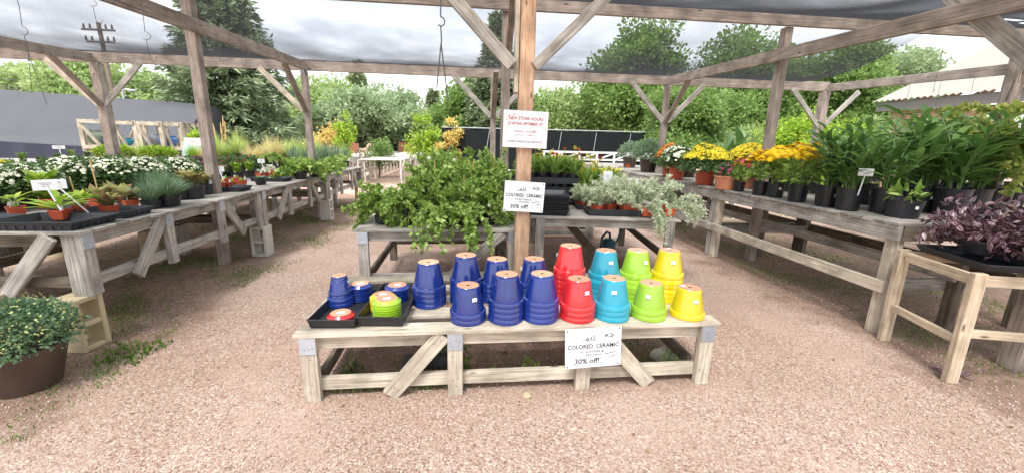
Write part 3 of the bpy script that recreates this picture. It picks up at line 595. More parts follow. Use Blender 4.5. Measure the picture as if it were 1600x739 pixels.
for (c, px, pt, y, sa, where) in stacks:
    p = aty(px, pt, y); nm, _ = COLN[c]
    n = max(1, round((p[2]-TZ-.19)/STEP)+1); x = p[0]
    if px == 1079: n = 1
    if px in (1018, 731): n = 2
    for k in range(n):
        z = TZ+k*STEP; top = (k == n-1)
        pos = 'topmost' if top else 'bottom' if k == 0 else ORD[k]+' from bottom'
        lb = f'{nm} pot, {pos} in the {where}' if n > 1 else f'{nm} ceramic pot upside down alone at the right end of the front row'
        o = pot_at(c, (x+random.uniform(-.0015,.0015), y+random.uniform(-.0015,.0015), z+.0006*k), random.uniform(0,6.28), lb, 'stacked upside-down ceramic pots')
        if top:
            av = math.atan2(-y, -x)
            if sa is not None: sticker(o, av-R_(-sa)*1-o.rotation_euler.z, .125, .0925)
            s2 = MB(); s2.box((-.03, -.028, .1912), (.03, .02, .001)); s2.build('price_sticker', WHT, o, rz=0) if px in (670,997,1046,1079,947) else None
# saucer stacks and little pots in the two black trays
def tray(name, L, W, H, mat, loc, rz, label, cat='plant tray', group=None, cells=False, holes=False, t=.004, fl=1.12, build=True):
    o = E(name, loc, rz, label, cat, group)
    mb = MB(); a, b_ = W/2, L/2
    prof = [(1/fl-.02, 0), (1/fl, 0), (1, H-.004), (1.025, H-.004), (1.025, H), (1-.01, H), (1/fl-.02, .004)]
    def ring(s, z): return [Vector((-a*s, -b_*s, z)), Vector((a*s, -b_*s, z)), Vector((a*s, b_*s, z)), Vector((-a*s, b_*s, z))]
    base = len(mb.v)
    for s, z in prof: mb.v += ring(s, z)
    for i in range(len(prof)-1):
        for k in range(4): j = (k+1)%4; mb.face((base+4*i+k, base+4*i+j, base+4*i+4+j, base+4*i+4+k))
    mb.face([base+3-k for k in range(4)]); mb.face([base+4*(len(prof)-1)+k for k in range(4)])
    if holes:
        h = mb; _b = h.box; h.box = lambda c_, z_: _b(c_, z_, 1)
        for s in (-1, 1):
            for i in range(int(W/.055)):
                x = -W/2+.03+i*.055; h.box((x, s*(b_*.955), H*.4), (.014, .008, H*.32))
            for i in range(int(L/.055)):
                y = -L/2+.03+i*.055; h.box((s*(a*.955), y, H*.4), (.008, .014, H*.32))
    mb.build('tray_shell', [mat, INK], o)
    return o
tr1 = tray('black_tray', .58, .265, .058, PLB, (-.78, 2.52, TZ+.002), R_(-3), 'left black plastic tray on the low bench, holding small blue pots', group='black trays on the low bench', fl=1.06)
tr2 = tray('black_tray', .58, .265, .064, PLB, (-.505, 2.53, TZ+.004), R_(-4), 'second black plastic tray on the low bench, holding lime and yellow saucers', group='black trays on the low bench', fl=1.06)
def saucer_stack(c, x, y, n, r, tops, dz=.014, z0=None, nmn='saucers'):
    nm, mt = COLN[c]; z0 = z0 if z0 is not None else TZ+.01
    for k in range(n):
        o = E('ceramic_saucer', (x, y, z0+k*dz), 0, f'{nm} saucer, {"topmost" if k == n-1 else "bottom one" if k == 0 else ORD[k]+" from bottom"}, {tops}', 'saucer', 'stacked glazed saucers')
        mb = MB(); mb.lathe([(r-.006, 0), (r, .001), (r, .008), (r-.004, .010), (r*.78, .024), (r*.72, .026)], 32); mb.build('glazed_rim', mt, o, smooth=False)
        cb = MB(); cb.lathe([(r*.72, .026), (r*.66, .027), (.001, .025)], 28); cb.build('clay_base', CLY, o)
        if k == n-1: s2 = MB(); s2.box((0, -.01, .0275), (.045, .03, .001)); s2.build('price_sticker', WHT, o, rz=.3)
p = aty(530, 433, 2.6)
for k in range(3):
    s = (.95, .92, .8)[k]; z = TZ+.008+(0, .03, .075)[k]
    pot_at('b', (p[0], 2.6, z), k, ['wide blue pot at the bottom of the small stack in the left tray', 'blue pot in the middle of the small stack in the left tray', 'smallest blue pot on top of the small stack in the left tray'][k], 'small blue pots in the left tray', s=s*.8)
sticker(bpy.data.objects[[o.name for o in bpy.data.objects if o.get('label','').startswith('smallest blue pot')][0]], R_(-120), .125, .0925, 1.2)
saucer_stack('b', aty(563,450,2.68)[0], 2.68, 6, .078, 'blue stack in the left tray', .017)
saucer_stack('r', aty(533,495,2.36)[0], 2.36, 2, .08, 'red pair at the front of the left tray')
saucer_stack('y', aty(597,470,2.43)[0]-.01, 2.50, 6, .08, 'yellow stack behind the lime saucers', .015)
saucer_stack('g', aty(604,480,2.37)[0], 2.38, 7, .086, 'lime stack in the second tray', .0155)
saucer_stack('b', aty(621,450,2.68)[0], 2.68, 5, .085, 'rear blue stack, second tray', .018)
# ------------------------------------------------------------------ lettered signs
def text(par, body, size, x, z, mat, name='lettering', yoff=-.0035, shear=0, sx=1, bold=0, rot=0):
    cu = bpy.data.curves.new(name, 'FONT'); cu.body = body; cu.size = size; cu.align_x = 'CENTER'; cu.shear = shear; cu.offset = bold; cu.resolution_u = 2
    to = bpy.data.objects.new(name, cu); C.objects.link(to)
    dg = bpy.context.evaluated_depsgraph_get(); me = bpy.data.meshes.new_from_object(to.evaluated_get(dg))
    bpy.data.objects.remove(to); me.materials.clear(); me.materials.append(mat)
    o = bpy.data.objects.new(name, me); C.objects.link(o); o.parent = par; o.rotation_euler = (R_(90), rot, 0); o.location = (x, yoff, z); o.scale = (sx, 1, 1); return o
def stroke(par, pts, r, mat, name='drawing', yoff=-.003):
    mb = MB(); mb.tube([(p[0], yoff, p[1]) for p in pts], r, 4); return mb.build(name, mat, par)
def sale_sign(loc, rz, tilt, label):
    o = E('paper_sign', loc, rz, label, 'sign', 'white hand-lettered sale signs'); o.rotation_euler = (0, tilt, rz)
    MB().box((0, 0, 0), (.345, .004, .258)).build('laminated_sheet', WHT, o, bev=.001)
    for x in (-1, 1):
        for z in (-1, 1):
            MB().box((x*.158, -.003, z*.117), (.008, .002, .008)).build('staple', INK, o)
    cur = lambda x0, z0, s: [(x0+s*a, z0+s*b_) for a, b_ in ((-2.6,-.4),(-1.9,.2),(-1.3,-.1),(-.9,.3),(-.35,.8),(-.6,1.0),(-1.05,.75),(-1.15,.1),(-.85,-.25),(-.3,.3),(-.2,.95),(-.25,.1),(0,-.25),(.35,.1),(1,1.5),(1.15,1.9),(.9,1.7),(.85,-.1),(1.1,-.25),(1.5,.2),(2,1.6),(2.1,1.9),(1.85,1.6),(1.8,-.1),(2.2,-.2),(2.9,.1))]
    stroke(o, cur(-.025, .052, .0165), .0016, INK, 'lettering')
    text(o, 'COLORED  CERAMIC', .038, 0, .0, INK, sx=.88, bold=.0007)
    text(o, 'P L A N T E R S  &', .018, -.005, -.029, INK, bold=.0006); text(o, 'S A U C E R S', .016, 0, -.05, INK, bold=.0006)
    text(o, '30% off!', .048, -.04, -.1, INK, shear=.12, bold=.0007)
    # flower flourish and little pot drawing
    for k in range(7): a = k*.9; stroke(o, [(.1+.03*math.cos(a), .075+.012*math.sin(a)), (.1+.012*math.cos(a+.3), .078+.006*math.sin(a+.3)), (.1+.035*math.cos(a+.7), .075+.014*math.sin(a+.7))], .0022 if k%2 else .001, INK)
    stroke(o, [(.07,-.045),(.135,-.035)], .002, INK); stroke(o, [(.075,-.05),(.08,-.095),(.12,-.09),(.128,-.045)], .0008, INK); stroke(o, [(.1,-.065),(.15,-.055)], .0015, INK)
    return o
p = aty(819, 308, 3.41); sale_sign((p[0], 3.41, p[2]), 0, R_(3), 'white 30% off sale sign fixed to the middle post below the hours notice')
p = aty(926.5, 542, 2.16); sale_sign((p[0], 2.155, p[2]), 0, R_(-3), 'white 30% off sale sign hanging on the front of the low bench')
p = aty(821, 203, 3.41); s = E('paper_sign', (p[0], 3.41, p[2]), 0, 'white store hours notice with orange autumn leaves on the middle post', 'sign'); s.rotation_euler = (0, R_(1.5), 0)
MB().box((0, 0, 0), (.37, .004, .295)).build('laminated_sheet', WHT, s, bev=.001)
text(s, 'NEW STORE HOURS', .034, 0, .075, INKR, sx=.92, bold=.0006); text(s, 'STARTING SEPTEMBER 1ST', .031, 0, .035, INKR, sx=.78, bold=.0006)
text(s, 'TUESDAY - SATURDAY', .021, 0, -.025, INKR, sx=.9); text(s, '8:00 A.M. - 5:00 P.M.', .019, 0, -.052, INKG); text(s, 'CLOSED SUNDAYS AND MONDAYS', .022, 0, -.105, INKG, sx=.84, bold=.0005)
T_ST = fan(5, .2, 0, 0)
for (x, z, r, q) in [(-.14,.105,.03,ORG),(-.1,.115,.02,INKR),(-.155,.07,.02,ORG),(-.115,.08,.024,ORG),(-.06,.11,.016,ORG),(-.145,.03,.016,INKR),(-.09,.02,.014,ORG),(.06,.02,.018,ORG),(.075,-.01,.02,INKR),(.045,-.045,.018,ORG),(.08,-.07,.016,ORG),(-.16,-.02,.012,INKR),(-.14,-.075,.01,ORG),(.155,-.04,.01,ORG),(-.03,.1,.01,INKR)]:
    V, Fc = instf(T_ST, np.array([(x, -.0032, z)]), np.array([(0,-1.,0)]), r); V[:, 1] = -.0032; arr('printed_leaf', V, Fc, q, s)

# ------------------------------------------------------------------ pots & plants
def pot(par, r0, r1, h, mat, name='pot', band=.02, sq=0, n=24, soil=True):
    mb = MB(); mb.lathe([(r0*.9, 0), (r0, .004), (r1*.97, h-band), (r1, h-band+.002), (r1*1.01, h), (r1*.95, h), (r1*.9, h*.82)], n, cap0=True, sq=sq); o = mb.build(name, mat, par, smooth=False)
    if soil: c = MB(); c.lathe([(r1*.93, h*.86), (.001, h*.88)], n, sq=sq); c.build('soil', SOIL, par)
    return o
def white_tag(par, x, y, z0, h=.06, w_=.022, rz=0, two=False):
    mb = MB(); mb.box((0, 0, h/2), (w_, .0015, h)); o = mb.build('plant_tag', WHT, par, (x, y, z0), rz)
    return o
def stemset(par, n, r, h, z0, rr=.0025, spread=1.0, mat=STEM):
    mb = MB()
    for i in range(n):
        a = random.uniform(0, 6.28); q = random.uniform(.2, 1)*r; mb.tube([(q*.15*math.cos(a), q*.15*math.sin(a), z0), (q*.6*spread*math.cos(a), q*.6*spread*math.sin(a), z0+h*.55), (q*spread*math.cos(a), q*spread*math.sin(a), z0+h*.95)], [rr, rr*.8, rr*.5], 4, cap=False)
    return mb.build('stems', mat, par)
def dome_pts(n, R, H, z0, lo=.55, hi=1.0, low=-.25, lump=.12):
    v = nrmz(rs(n)); v[:, 2] = np.where(v[:, 2] < low, -v[:, 2]*.6, v[:, 2]); v = nrmz(v)
    q = lo+(hi-lo)*RN.random(n)**.6
    ph = RN.random(4)*6
    q = q*(1+lump*np.sin(v[:, 0]*5+ph[0])*np.cos(v[:, 1]*5+ph[1])+lump*.6*np.sin(v[:, 2]*7+ph[2]+v[:, 0]*6))
    p = v*q[:, None]*np.array([R, R, H]); p[:, 2] += z0; return p, v
def dome(par, R, H, z0, n, ll, lw, mat, T=T_LEAF, name='foliage', **k):
    p, v = dome_pts(n, R, H, z0, **k); V, Fc = inst(T, p, v+rs(n)*.55+UP*.15, UP*.6+v*.5+rs(n)*.45, lw*(.7+.6*RN.random(n)), ll*(.7+.6*RN.random(n)))
    return arr(name, V, Fc, mat, par)
def blooms(par, R, H, z0, n, size, mat, low=.15, T=T_MUM, eye=None, name='flowers', lump=.12, hi=1.06):
    p, v = dome_pts(n*3, R, H, z0, lo=.97, hi=hi, low=0, lump=lump); k = v[:, 2] > low+RN.random(len(v))*.25; p, v = p[k][:n], v[k][:n]
    sz = size*(.75+.5*RN.random(len(p))); V, Fc = instf(T, p, nrmz(v+UP*.5+rs(len(p))*.3), sz); o = arr(name, V, Fc, mat, par)
    if eye: V, Fc = instf(T_MUM, p+nrmz(v+UP*.5)*size*.06, nrmz(v+UP*.5), sz*.3); arr('flower_eyes', V, Fc, eye, par)
    return o
def mum(R=.2, H=.2, fl='white', nf=110, leafm='mum', potm=PLB, pr=(.075,.095,.15), fs=.036, nl=1100, low=.15, sq=0, ll=.045, lump=.06):
    def f():
        o = E('potted_chrysanthemum', (0,0,0)); r0, r1, h = pr; pot(o, r0, r1, h, potm, sq=sq)
        stemset(o, 12, R*.7, H*.8, h*.85); dome(o, R, H*1.15, h+H*.25, nl, ll, ll*.62, LV[leafm], lump=lump)
        if fl: blooms(o, R, H*1.15, h+H*.25, nf, fs, FL[fl], low=low, lump=lump)
        return o
    return f
def rosette(R=.1, n=40, ll=.09, lw=.035, leafm='heuch', potm=TER, pr=(.04,.055,.075), T=T_LANCE, up=.6, tagw=True, sq=1, h2=.08, flw=None):
    def f():
        o = E('potted_seedling', (0,0,0)); r0, r1, h = pr; pot(o, r0, r1, h, potm, band=.012, sq=sq, n=16)
        a = RN.random(n)*6.28; el = up*(.3+RN.random(n)); ax = np.stack([np.cos(a), np.sin(a), el], 1); q = RN.random(n)
        p = np.stack([np.cos(a)*R*.2*q, np.sin(a)*R*.2*q, h*.85+q*h2], 1)
        s = (.6+.6*RN.random(n)); V, Fc = inst(T, p, ax, UP+ax*.2+rs(n)*.15, lw*s, ll*s); arr('foliage', V, Fc, LV[leafm], o)
        stemset(o, 5, R*.3, h2+.02, h*.8, .002)
        if flw: blooms(o, R*.6, .05, h+h2, 12, .03, FL[flw], low=0)
        if tagw: white_tag(o, r1*.6, -r1*.5, h*.8, .045, .02, random.uniform(-.5,.5))
        return o
    return f
def tuft(R=.12, H=.14, n=260, lw=.006, leafm='grassblue', potm=PLB, pr=(.05,.06,.08), droop=.5, name='potted_grass', curl=1.0):
    def f():
        o = E(name, (0,0,0)); r0, r1, h = pr; pot(o, r0, r1, h, potm, band=.012, n=16)
        a = RN.random(n)*6.28; q = RN.random(n)**.6; segs = 4; V = []; 
        ln = 1*(.6+.5*RN.random(n)); P0 = np.stack([np.cos(a)*r1*.6*q, np.sin(a)*r1*.6*q, np.full(n, h*.85)], 1)
        rows = []
        tn = np.stack([-np.sin(a), np.cos(a), 0*a], 1)
        for k in range(segs+1):
            t = k/segs; rad = R*q*ln*(t**1.4); z = H*ln*(t*(1.25-.25*q)-droop*q*t*t*curl)
            c = P0+np.stack([np.cos(a)*rad, np.sin(a)*rad, z], 1); wd = lw*(1-t*.9)/2
            rows += [c-tn*wd, c+tn*wd]
        V = np.stack(rows, 1); nb = 2*(segs+1); fq = np.array([(2*k, 2*k+1, 2*k+3, 2*k+2) for k in range(segs)])
        Fc = (fq[None]+np.arange(n)[:, None, None]*nb).reshape(-1, 4); arr('foliage', V.reshape(-1, 3), Fc, LV[leafm], o)
        return o
    return f
def strands(n, p0f, dirf, L, segs=14, grav=.5, wob=.35):
    """list of polylines wandering out from a pot"""
    out = []
    for i in range(n):
        p = np.array(p0f()); d_ = nrmz(np.array(dirf())[None])[0]; st = L*random.uniform(.6,1.1)/segs; pl = [p]
        for k in range(segs):
            d_ = d_+RN.normal(size=3)*wob*.35+np.array([0,0,-grav*.12*(k/segs)*2]); d_ = d_/np.linalg.norm(d_); p = p+d_*st; pl.append(p)
        out.append(np.array(pl))
    return out
def strand_mesh(par, pls, per, ll, lw, mat, T=T_LEAF, stemr=.0022, stem_mat=STEM, name='foliage', sag=0.0):
    mb = MB()
    for pl in pls: mb.tube([tuple(q) for q in pl], [stemr*(1-.6*i/len(pl)) for i in range(len(pl))], 4, cap=False)
    mb.build('stems', stem_mat, par)
    P = []; A = []
    for pl in pls:
        for i in range(1, len(pl)):
            for k in range(per):
                t = random.random(); P.append(pl[i-1]*(1-t)+pl[i]*t); A.append(nrmz((pl[i]-pl[i-1])[None])[0])
    P = np.array(P); A = np.array(A); n = len(P); s = .55+.75*RN.random(n)
    V, Fc = inst(T, P, A*.5+rs(n)*.8+np.array([0,0,-sag]), UP*.8+rs(n)*.6, lw*s, ll*s); return arr(name, V, Fc, mat, par)
def red_tray(loc, rz, label, group='black nursery trays', L=.5, W=.28, H=.055):
    return tray('nursery_tray', L, W, H, PLD, loc, rz, label, 'plant tray', group, holes=True)
def price_card(base, top, label, two=False, cw=.1, ch=.058, faceto=None):
    """white stake from base to top with a card on it; facing the path"""
    o = E('price_sign', base, 0, label, 'sign', 'white price cards on stakes'); b = Vector(base); t = Vector(top)-b
    MB().beam((0,0,0), tuple(t), .012, .002, (1,0,0)).build('stake', WHT, o)
    ang = math.atan2(b.x, -b.y); ang = math.atan2(-b.x, b.y)*.8
    c = MB(); c.box((0, 0, 0), (cw, .003, ch)); cc = c.build('card', WHT, o, tuple(t), ang)
    for i, (ww, zz) in enumerate(((.5, .014), (.32, .002), (.25, -.012))):
        q = MB(); q.box((0, -.0025, zz), (cw*ww, .0008, .0035)); q.build('print_line', INKG, cc)
    return o
BZ = .852; BZR = .957
def P(px, py, z): return atz(px, py, z)
# ---- left bench, front edge (near to far)
red_tray((-2.93, 3.12, BZ), R_(90), 'large black nursery tray at the near corner of the left bench', W=.38, L=.55, H=.06)
red_tray((-3.42, 3.1, BZ), R_(90), 'black nursery tray left of the corner tray', L=.42, H=.06)
red_tray((-2.88, 3.52, BZ), R_(90), 'black tray holding red pots of mottled seedlings', W=.3, L=.42, H=.06)
G1 = 'small red-potted seedlings on the left bench'
lz = BZ+.012
for i, (px, py, knd, sc, lb) in enumerate([
    (97, 343, 'plum', 1.0, 'yellow-green long-leaved seedling in a red pot at the corner of the front tray'), (28, 338, 'plum2', 1.0, 'small seedling in red pot at the left end of the front tray'),
    (75, 325, 'lime2', 1.05, 'bushy yellow-green seedling in a red pot behind the corner pot'), (128, 335, 'lime', .95, 'lime seedling in a red pot under the large price sign'),
    (172, 335, 'heu', 1.0, 'mottled rosette in a red pot, front of the second tray'), (205, 325, 'heu', 1.0, 'mottled rosette in red pot at the far end of the second tray'), (188, 318, 'heu', 1.0, 'mottled rosette in red pot behind the two at the edge'), (152, 322, 'heu', .95, 'mottled rosette in red pot beside the lime seedling')]):
    q = P(px, py, lz)
    bld = {'plum': rosette(.16, 20, .21, .045, 'lime', up=.45, T=T_LANCE), 'plum2': rosette(.1, 14, .1, .03, 'lime', up=.5), 'lime': rosette(.12, 60, .08, .045, 'lime', up=1.0, T=T_LEAF, h2=.1), 'lime2': rosette(.2, 150, .085, .05, 'lime', up=1.0, T=T_LEAF, h2=.2), 'heu': rosette(.12, 60, .12, .06, 'heuch', up=.9, T=T_LEAF, h2=.06)}[knd]
    place('sd_'+knd, bld, q, None, sc, lb, 'potted plant', G1, nvar=2)
b0 = P(97, 332, lz+.06); t0 = P(72, 278, 1.13); price_card(b0, (b0[0]-.06, b0[1]-.01, b0[2]+.2), 'large white price card on two stakes at the near end of the left bench', cw=.13, ch=.075)
price_card((b0[0]+.09, b0[1]+.1, b0[2]-.02), (b0[0]-.06, b0[1]+.06, b0[2]+.2), 'second white card tucked behind the large one at the left bench', cw=.12, ch=.07)
for (px, py, zt, lb) in ((121, 315, .22, 'short bamboo stake standing among the left bench seedlings'), (157, 312, .36, 'tall bamboo stake topped with a lime shoot on the left bench')):
    q = P(px, py, BZ+.05); mb = MB(); mb.tube([(0,0,-.05), (-.02,.0,zt)], .0055, 7); tag(mb.build('bamboo_stake', BAM, None, q), lb, 'stake', 'bamboo stakes')
# blue-grey grassy clumps
for i, (px, py, s_) in enumerate(((266,322,1.55),(238,326,1.3),(248,306,1.5),(222,306,1.4),(200,302,1.3),(284,312,1.2),(268,298,1.3))):
    place('dian', tuft(.17, .14, 420, .007, 'grassblue', droop=.5, pr=(.05,.06,.06)), P(px, py, BZ), None, s_, f'blue-green spiky clump in a black pot, {ORD[i]} of its kind on the left bench', 'potted plant', 'spiky blue-green clumps')
for i, (px, py, s_) in enumerate(((303,310,1.7),(318,304,1.5),(294,300,1.6),(322,294,1.4))):
    place('redground', rosette(.14, 150, .05, .026, 'heuch', PLB, (.05,.06,.07), T_LEAF, .7, True, 0, .06), P(px, py, BZ), None, s_*1.1, f'low red and yellow leafy plant left of the tall post, {ORD[i]} of four', 'potted plant', 'low red and yellow leafy plants')
for i, (px, py, km) in enumerate(((345,284,'p'),(330,283,'h'),(312,288,'h'),(296,290,'p'),(280,294,'p'),(258,290,'h'))):
    place('heu_'+km, rosette(.13, 90, .075, .05, {'h': 'heuch', 'p': 'pinkish'}[km], PLB, (.06,.07,.09), T_LEAF, 1.0, True, 0, .09), P(px, py, BZ), None, 1.2, f'{dict(h="mottled bronze", p="pink and green")[km]} leafy plant behind the spiky clumps, {ORD[i].replace("nearest","first")} from the right', 'potted plant', 'heucheras on the left bench')
red_tray((P(352,298,BZ)[0], P(352,298,BZ)[1], BZ), R_(90), 'black tray of red-potted seedlings beside the tall left post')
for i, (px, py) in enumerate(((328,294),(345,295),(362,294),(378,291),(352,288),(370,286))):
    place('sd_small', rosette(.06, 16, .04, .022, 'lime', up=.9, T=T_LEAF, h2=.03), P(px, py, lz), None, 1.0, f'tiny seedling in a red pot near the tall left post, {ORD[i]} of six', 'potted plant', 'tiny red-potted seedlings')
q = P(352, 290, .9); price_card(q, (q[0]-.05, q[1], q[2]+.2), 'white price card on a stake right of the tall left post', cw=.11, ch=.065)
for i, (px, py, s_) in enumerate(((372,281,1.),(392,278,1.),(382,272,1.0),(400,270,1.1),(365,275,.9))):
    place('herb', rosette(.14, 160, .05, .03, 'lime', PLB, (.06,.07,.09), T_LEAF, 1.2, True, 0, .11), P(px, py, BZ), None, s_*1.25, f'lime herb in a black pot beyond the tall left post, {ORD[i]} of five', 'potted plant', 'lime herbs in black pots')
red_tray((P(425,283,BZ)[0], P(425,283,BZ)[1], BZ), R_(90), 'black tray of red pots farther down the left bench')
for i, (px, py) in enumerate(((408,279),(420,278),(432,276),(424,272))):
    place('sd_pale', rosette(.08, 30, .055, .026, 'silver', up=1.2, T=T_LEAF, h2=.05), P(px, py, lz), None, 1.1, f'pale seedling in a red pot in the farther tray, {ORD[i]} of four', 'potted plant', 'pale red-potted seedlings')
q = P(414, 270, .92); price_card(q, (q[0]-.04, q[1], q[2]+.19), 'white price card farther down the left bench', cw=.1, ch=.07)
place('silverclump', rosette(.1, 90, .03, .02, 'grassblue', PLB, (.04,.05,.05), T_LEAF, .5, False, 0, .03), P(408, 289, BZ), None, 1.5, 'low blue-green mat plant on the edge of the left bench', 'potted plant')
for i, (px, py, km) in enumerate(((440,270,'h'),(455,268,'h'),(448,262,'p'),(430,262,'p'),(465,262,'p'),(475,258,'h'),(415,258,'p'),(455,254,'p'),(440,252,'r'),(470,250,'r'),(425,250,'r'),(400,254,'p'),(488,254,'h'))):
    place('heu_'+km, rosette(.13, 90, .075, .05, {'h': 'heuch', 'p': 'pinkish', 'r': 'dkred'}[km], PLB, (.06,.07,.09), T_LEAF, 1.0, True, 0, .09), P(px, py, BZ), None, 1.4, f'{dict(h="mottled bronze", p="pink and green", r="dark red")[km]} leafy plant before the rear left post, {ORD[i]} from the camera', 'potted plant', 'heucheras on the left bench')
def vine_builder(nst, L, dirs, per, ll, lw, mat='vine', potm=PLB, pr=(.075,.095,.17), sticks=2, grav=.6, hgt=.35, name='potted_vine', wob=.35, T=T_LEAF):
    def f():
        o = E(name, (0,0,0)); pot(o, *pr, potm)
        h = pr[2]
        pls = strands(nst, lambda: (random.uniform(-.04,.04), random.uniform(-.04,.04), h*.9), lambda: dirs(), L, 14, grav, wob)
        strand_mesh(o, pls, per, ll, lw, LV[mat], T)
        for k in range(sticks):
            mb = MB(); a = random.uniform(0,6.28); mb.tube([(0,0,h*.5), (.05*math.cos(a), .05*math.sin(a), h+hgt)], .004, 6); mb.build('cane', BAM, o)
        return o
    return f
ru = random.uniform
for i, (px, py) in enumerate(((470,280),(492,276),(510,268))):
    place('lvine', vine_builder(14, .4, lambda: (ru(-1,1), ru(-1,1), .5), 5, .055, .045, 'vine', pr=(.06,.08,.09), sticks=0, grav=1.4), P(px, py, BZ), None, 1.35, f'leafy trailing plant spilling over the left bench edge, {ORD[i]} of three', 'potted plant', 'trailing plants on the left bench')
# blade plants (iris like) at the far end, in black boxes
for i in range(7):
    y = 8.1+i*.32; x = -2.95-.12*(i%2)
    place('iris', tuft(.16, .42, 70, .022, 'grassblue', PLB, (.09,.11,.14), .25, name='potted_iris'), (x, y, BZ), None, 1, f'blade-leaved plant in the outer row, far end of left bench, {ORD[i]} from the camera', 'potted plant', 'blade-leaved plants')
    place('iris', tuft(.16, .42, 70, .022, 'grassblue', PLB, (.09,.11,.14), .25, name='potted_iris'), (x-.35, y, BZ), None, .95, f'blade-leaved plant in the inner row, far end of left bench, {ORD[i]} from the camera', 'potted plant', 'blade-leaved plants')
# inner half of the left benches: chrysanthemums
MW = mum(.25, .19, 'white', 260, fs=.034, nl=1700, low=.35, pr=(.075,.095,.1)); MP = mum(.22, .17, 'purple', 150, fs=.035, pr=(.07,.09,.1)); MY = mum(.24, .17, 'yellow', 420, fs=.04, pr=(.07,.09,.1)); MG = mum(.24, .16, 'crimson', 40, fs=.03, pr=(.07,.09,.1))
GW = 'white chrysanthemums on the left benches'
for i, (px, py, s_, wh) in enumerate([(52,322,1.0,'nearest the camera beside the yellow one'),(120,310,1.1,'behind the two bamboo stakes'),(180,306,1.1,'second beyond the bamboo stakes'),(232,300,1.05,'third beyond the bamboo stakes'),(284,294,1.0,'just left of the tall left post'),(150,292,.95,'in the rear row above the stakes'),(215,288,.9,'rear row, left of the purple ones'),(-12,330,1.0,'at the picture edge below the yellow one')]):
    place('mw', MW, P(px, py, BZ+.0), None, s_, 'round white chrysanthemum in black pot, '+wh, 'potted plant', GW, nvar=3)
place('my', MY, P(0, 312, BZ), None, 1.05, 'bright yellow chrysanthemum at the left picture edge', 'potted plant')
for i, (px, py, s_) in enumerate([(165,268,1.0),(205,264,.95),(255,270,1.1),(298,262,1.0),(308,274,1.2),(322,270,1.1)]):
    place('mp', MP, P(px, py+10, BZ), None, s_*.85, f'dark purple chrysanthemum behind the white ones, {ORD[i].replace("nearest","first")} from the left', 'potted plant', 'purple chrysanthemums on the left benches')
for i, (px, py, s_) in enumerate([(352,270,1.1),(372,268,1.1),(392,264,1.1),(362,258,1.0),(410,256,1.0),(385,254,1.)]):
    place('mg', MG, P(px, py+6, BZ), None, s_*.85, f'green chrysanthemum with few dark red blooms, {ORD[i]} from the tall left post', 'potted plant', 'dark green chrysanthemums')
# herbs behind, left edge
for i, (px, py, k_) in enumerate([(20,285,'fern'),(40,268,'fern'),(70,278,'herb'),(95,268,'herb2'),(115,258,'fern'),(140,262,'herb2')]):
    bl = rosette(.16, 200, .06, .03, 'mum', TER, (.06,.075,.1), T_LEAF, 1.5, True, 0, .22) if k_ != 'fern' else rosette(.2, 260, .08, .012, 'weed', PLB, (.07,.085,.12), T_DIA, 1.4, True, 0, .2)
    place('bk_'+k_[:4], bl, P(px, py, BZ), None, .9, f'{"leafy herb in red pot" if k_ != "fern" else "feathery herb in black pot"} at the back left, {ORD[i].replace("nearest","first")} from the left', 'potted plant', 'herbs at the back left')
q = P(100, 255, .95); price_card(q, (q[0]-.03, q[1], q[2]+.28), 'white price card far back on the left above the herbs', cw=.16, ch=.06)
# ---- long back table with bowls and grasses
WB = wood('sunlit_pale_wood', (.42,.39,.34), (.64,.6,.54), (.78,.75,.7), crack=.3)  # bench wood made lighter; sunlight in the open yard is put into its colour
def back_table(x0, x1, y0, y1, z, label, group=None, gap=.05, rotz=0, white=WB):
    o = E('plant_bench', (x0, y0, 0), rotz, label, 'bench', group); L, D = x1-x0, y1-y0
    mb = MB(); x = .0
    while x < L: mb.beam((x, 0, z-.015), (x, D, z-.015), .09, .02, (1,0,0)); x += .09+gap
    mb.build('slatted_top', white, o)
    for y in (.03, D-.03): MB().beam((0, y, z-.08), (L, y, z-.08), .1, .035, (0,0,1)).build('rail', white, o); MB().beam((0, y, .42), (L, y, .42), .09, .035, (0,0,1)).build('rail', white, o)
    n = max(2, round(L/.8)+1)
    for i in range(n):
        for y in (.0, D): MB().beam((i*L/(n-1), y, .0), (i*L/(n-1), y, z-.03), .09, .04, (1,0,0)).build('leg', white, o)
        if i % 2 == 0 and i < n-1: MB().beam((i*L/(n-1)+.05, -.02, .42), ((i+.8)*L/(n-1), -.02, z-.05), .08, .03, (1,0,0)).build('brace', white, o)
    return o
TB = .93
back_table(-10.5, -3.2, 8.7, 9.9, TB, 'long pale table behind the left benches carrying bowls and grasses')
def bowl():
    o = E('herb_bowl', (0,0,0)); pot(o, .13, .2, .13, TER2, band=.03, name='bowl'); dome(o, .19, .15, .16, 420, .07, .045, LV['lime']); return o
for i, px in enumerate((165, 193, 238, 254)):
    p = aty(px, 232, 8.95); place('bowl', bowl, (p[0], 8.95, TB), None, 1, f'terracotta bowl of lime herbs on the back left table, {ORD[i].replace("nearest","first")} from the left', 'herb bowl', 'terracotta herb bowls')
p = aty(220, 232, 8.95); place('dill', tuft(.2, .34, 400, .006, 'limegrass', PLB, (.1,.12,.1), .5), (p[0], 8.95, TB), None, 1, 'feathery green herb between the terracotta bowls', 'potted plant')
gr = sorted([(340,1.3,'limegrass','t'),(352,.9,'lime','t'),(372,1.5,'limegrass','t'),(388,.9,'straw','t'),(402,.9,'straw','t'),(420,1.25,'straw','w'),(432,1.3,'straw','w'),(446,1.15,'limegrass','w'),(458,1.25,'limegrass','w'),(470,1.2,'limegrass','w'),(484,1.15,'limegrass','w'),(494,1.2,'limegrass','w'),(312,.8,'straw','t'),(300,.9,'lime','t'),(325,.8,'lime','t')])
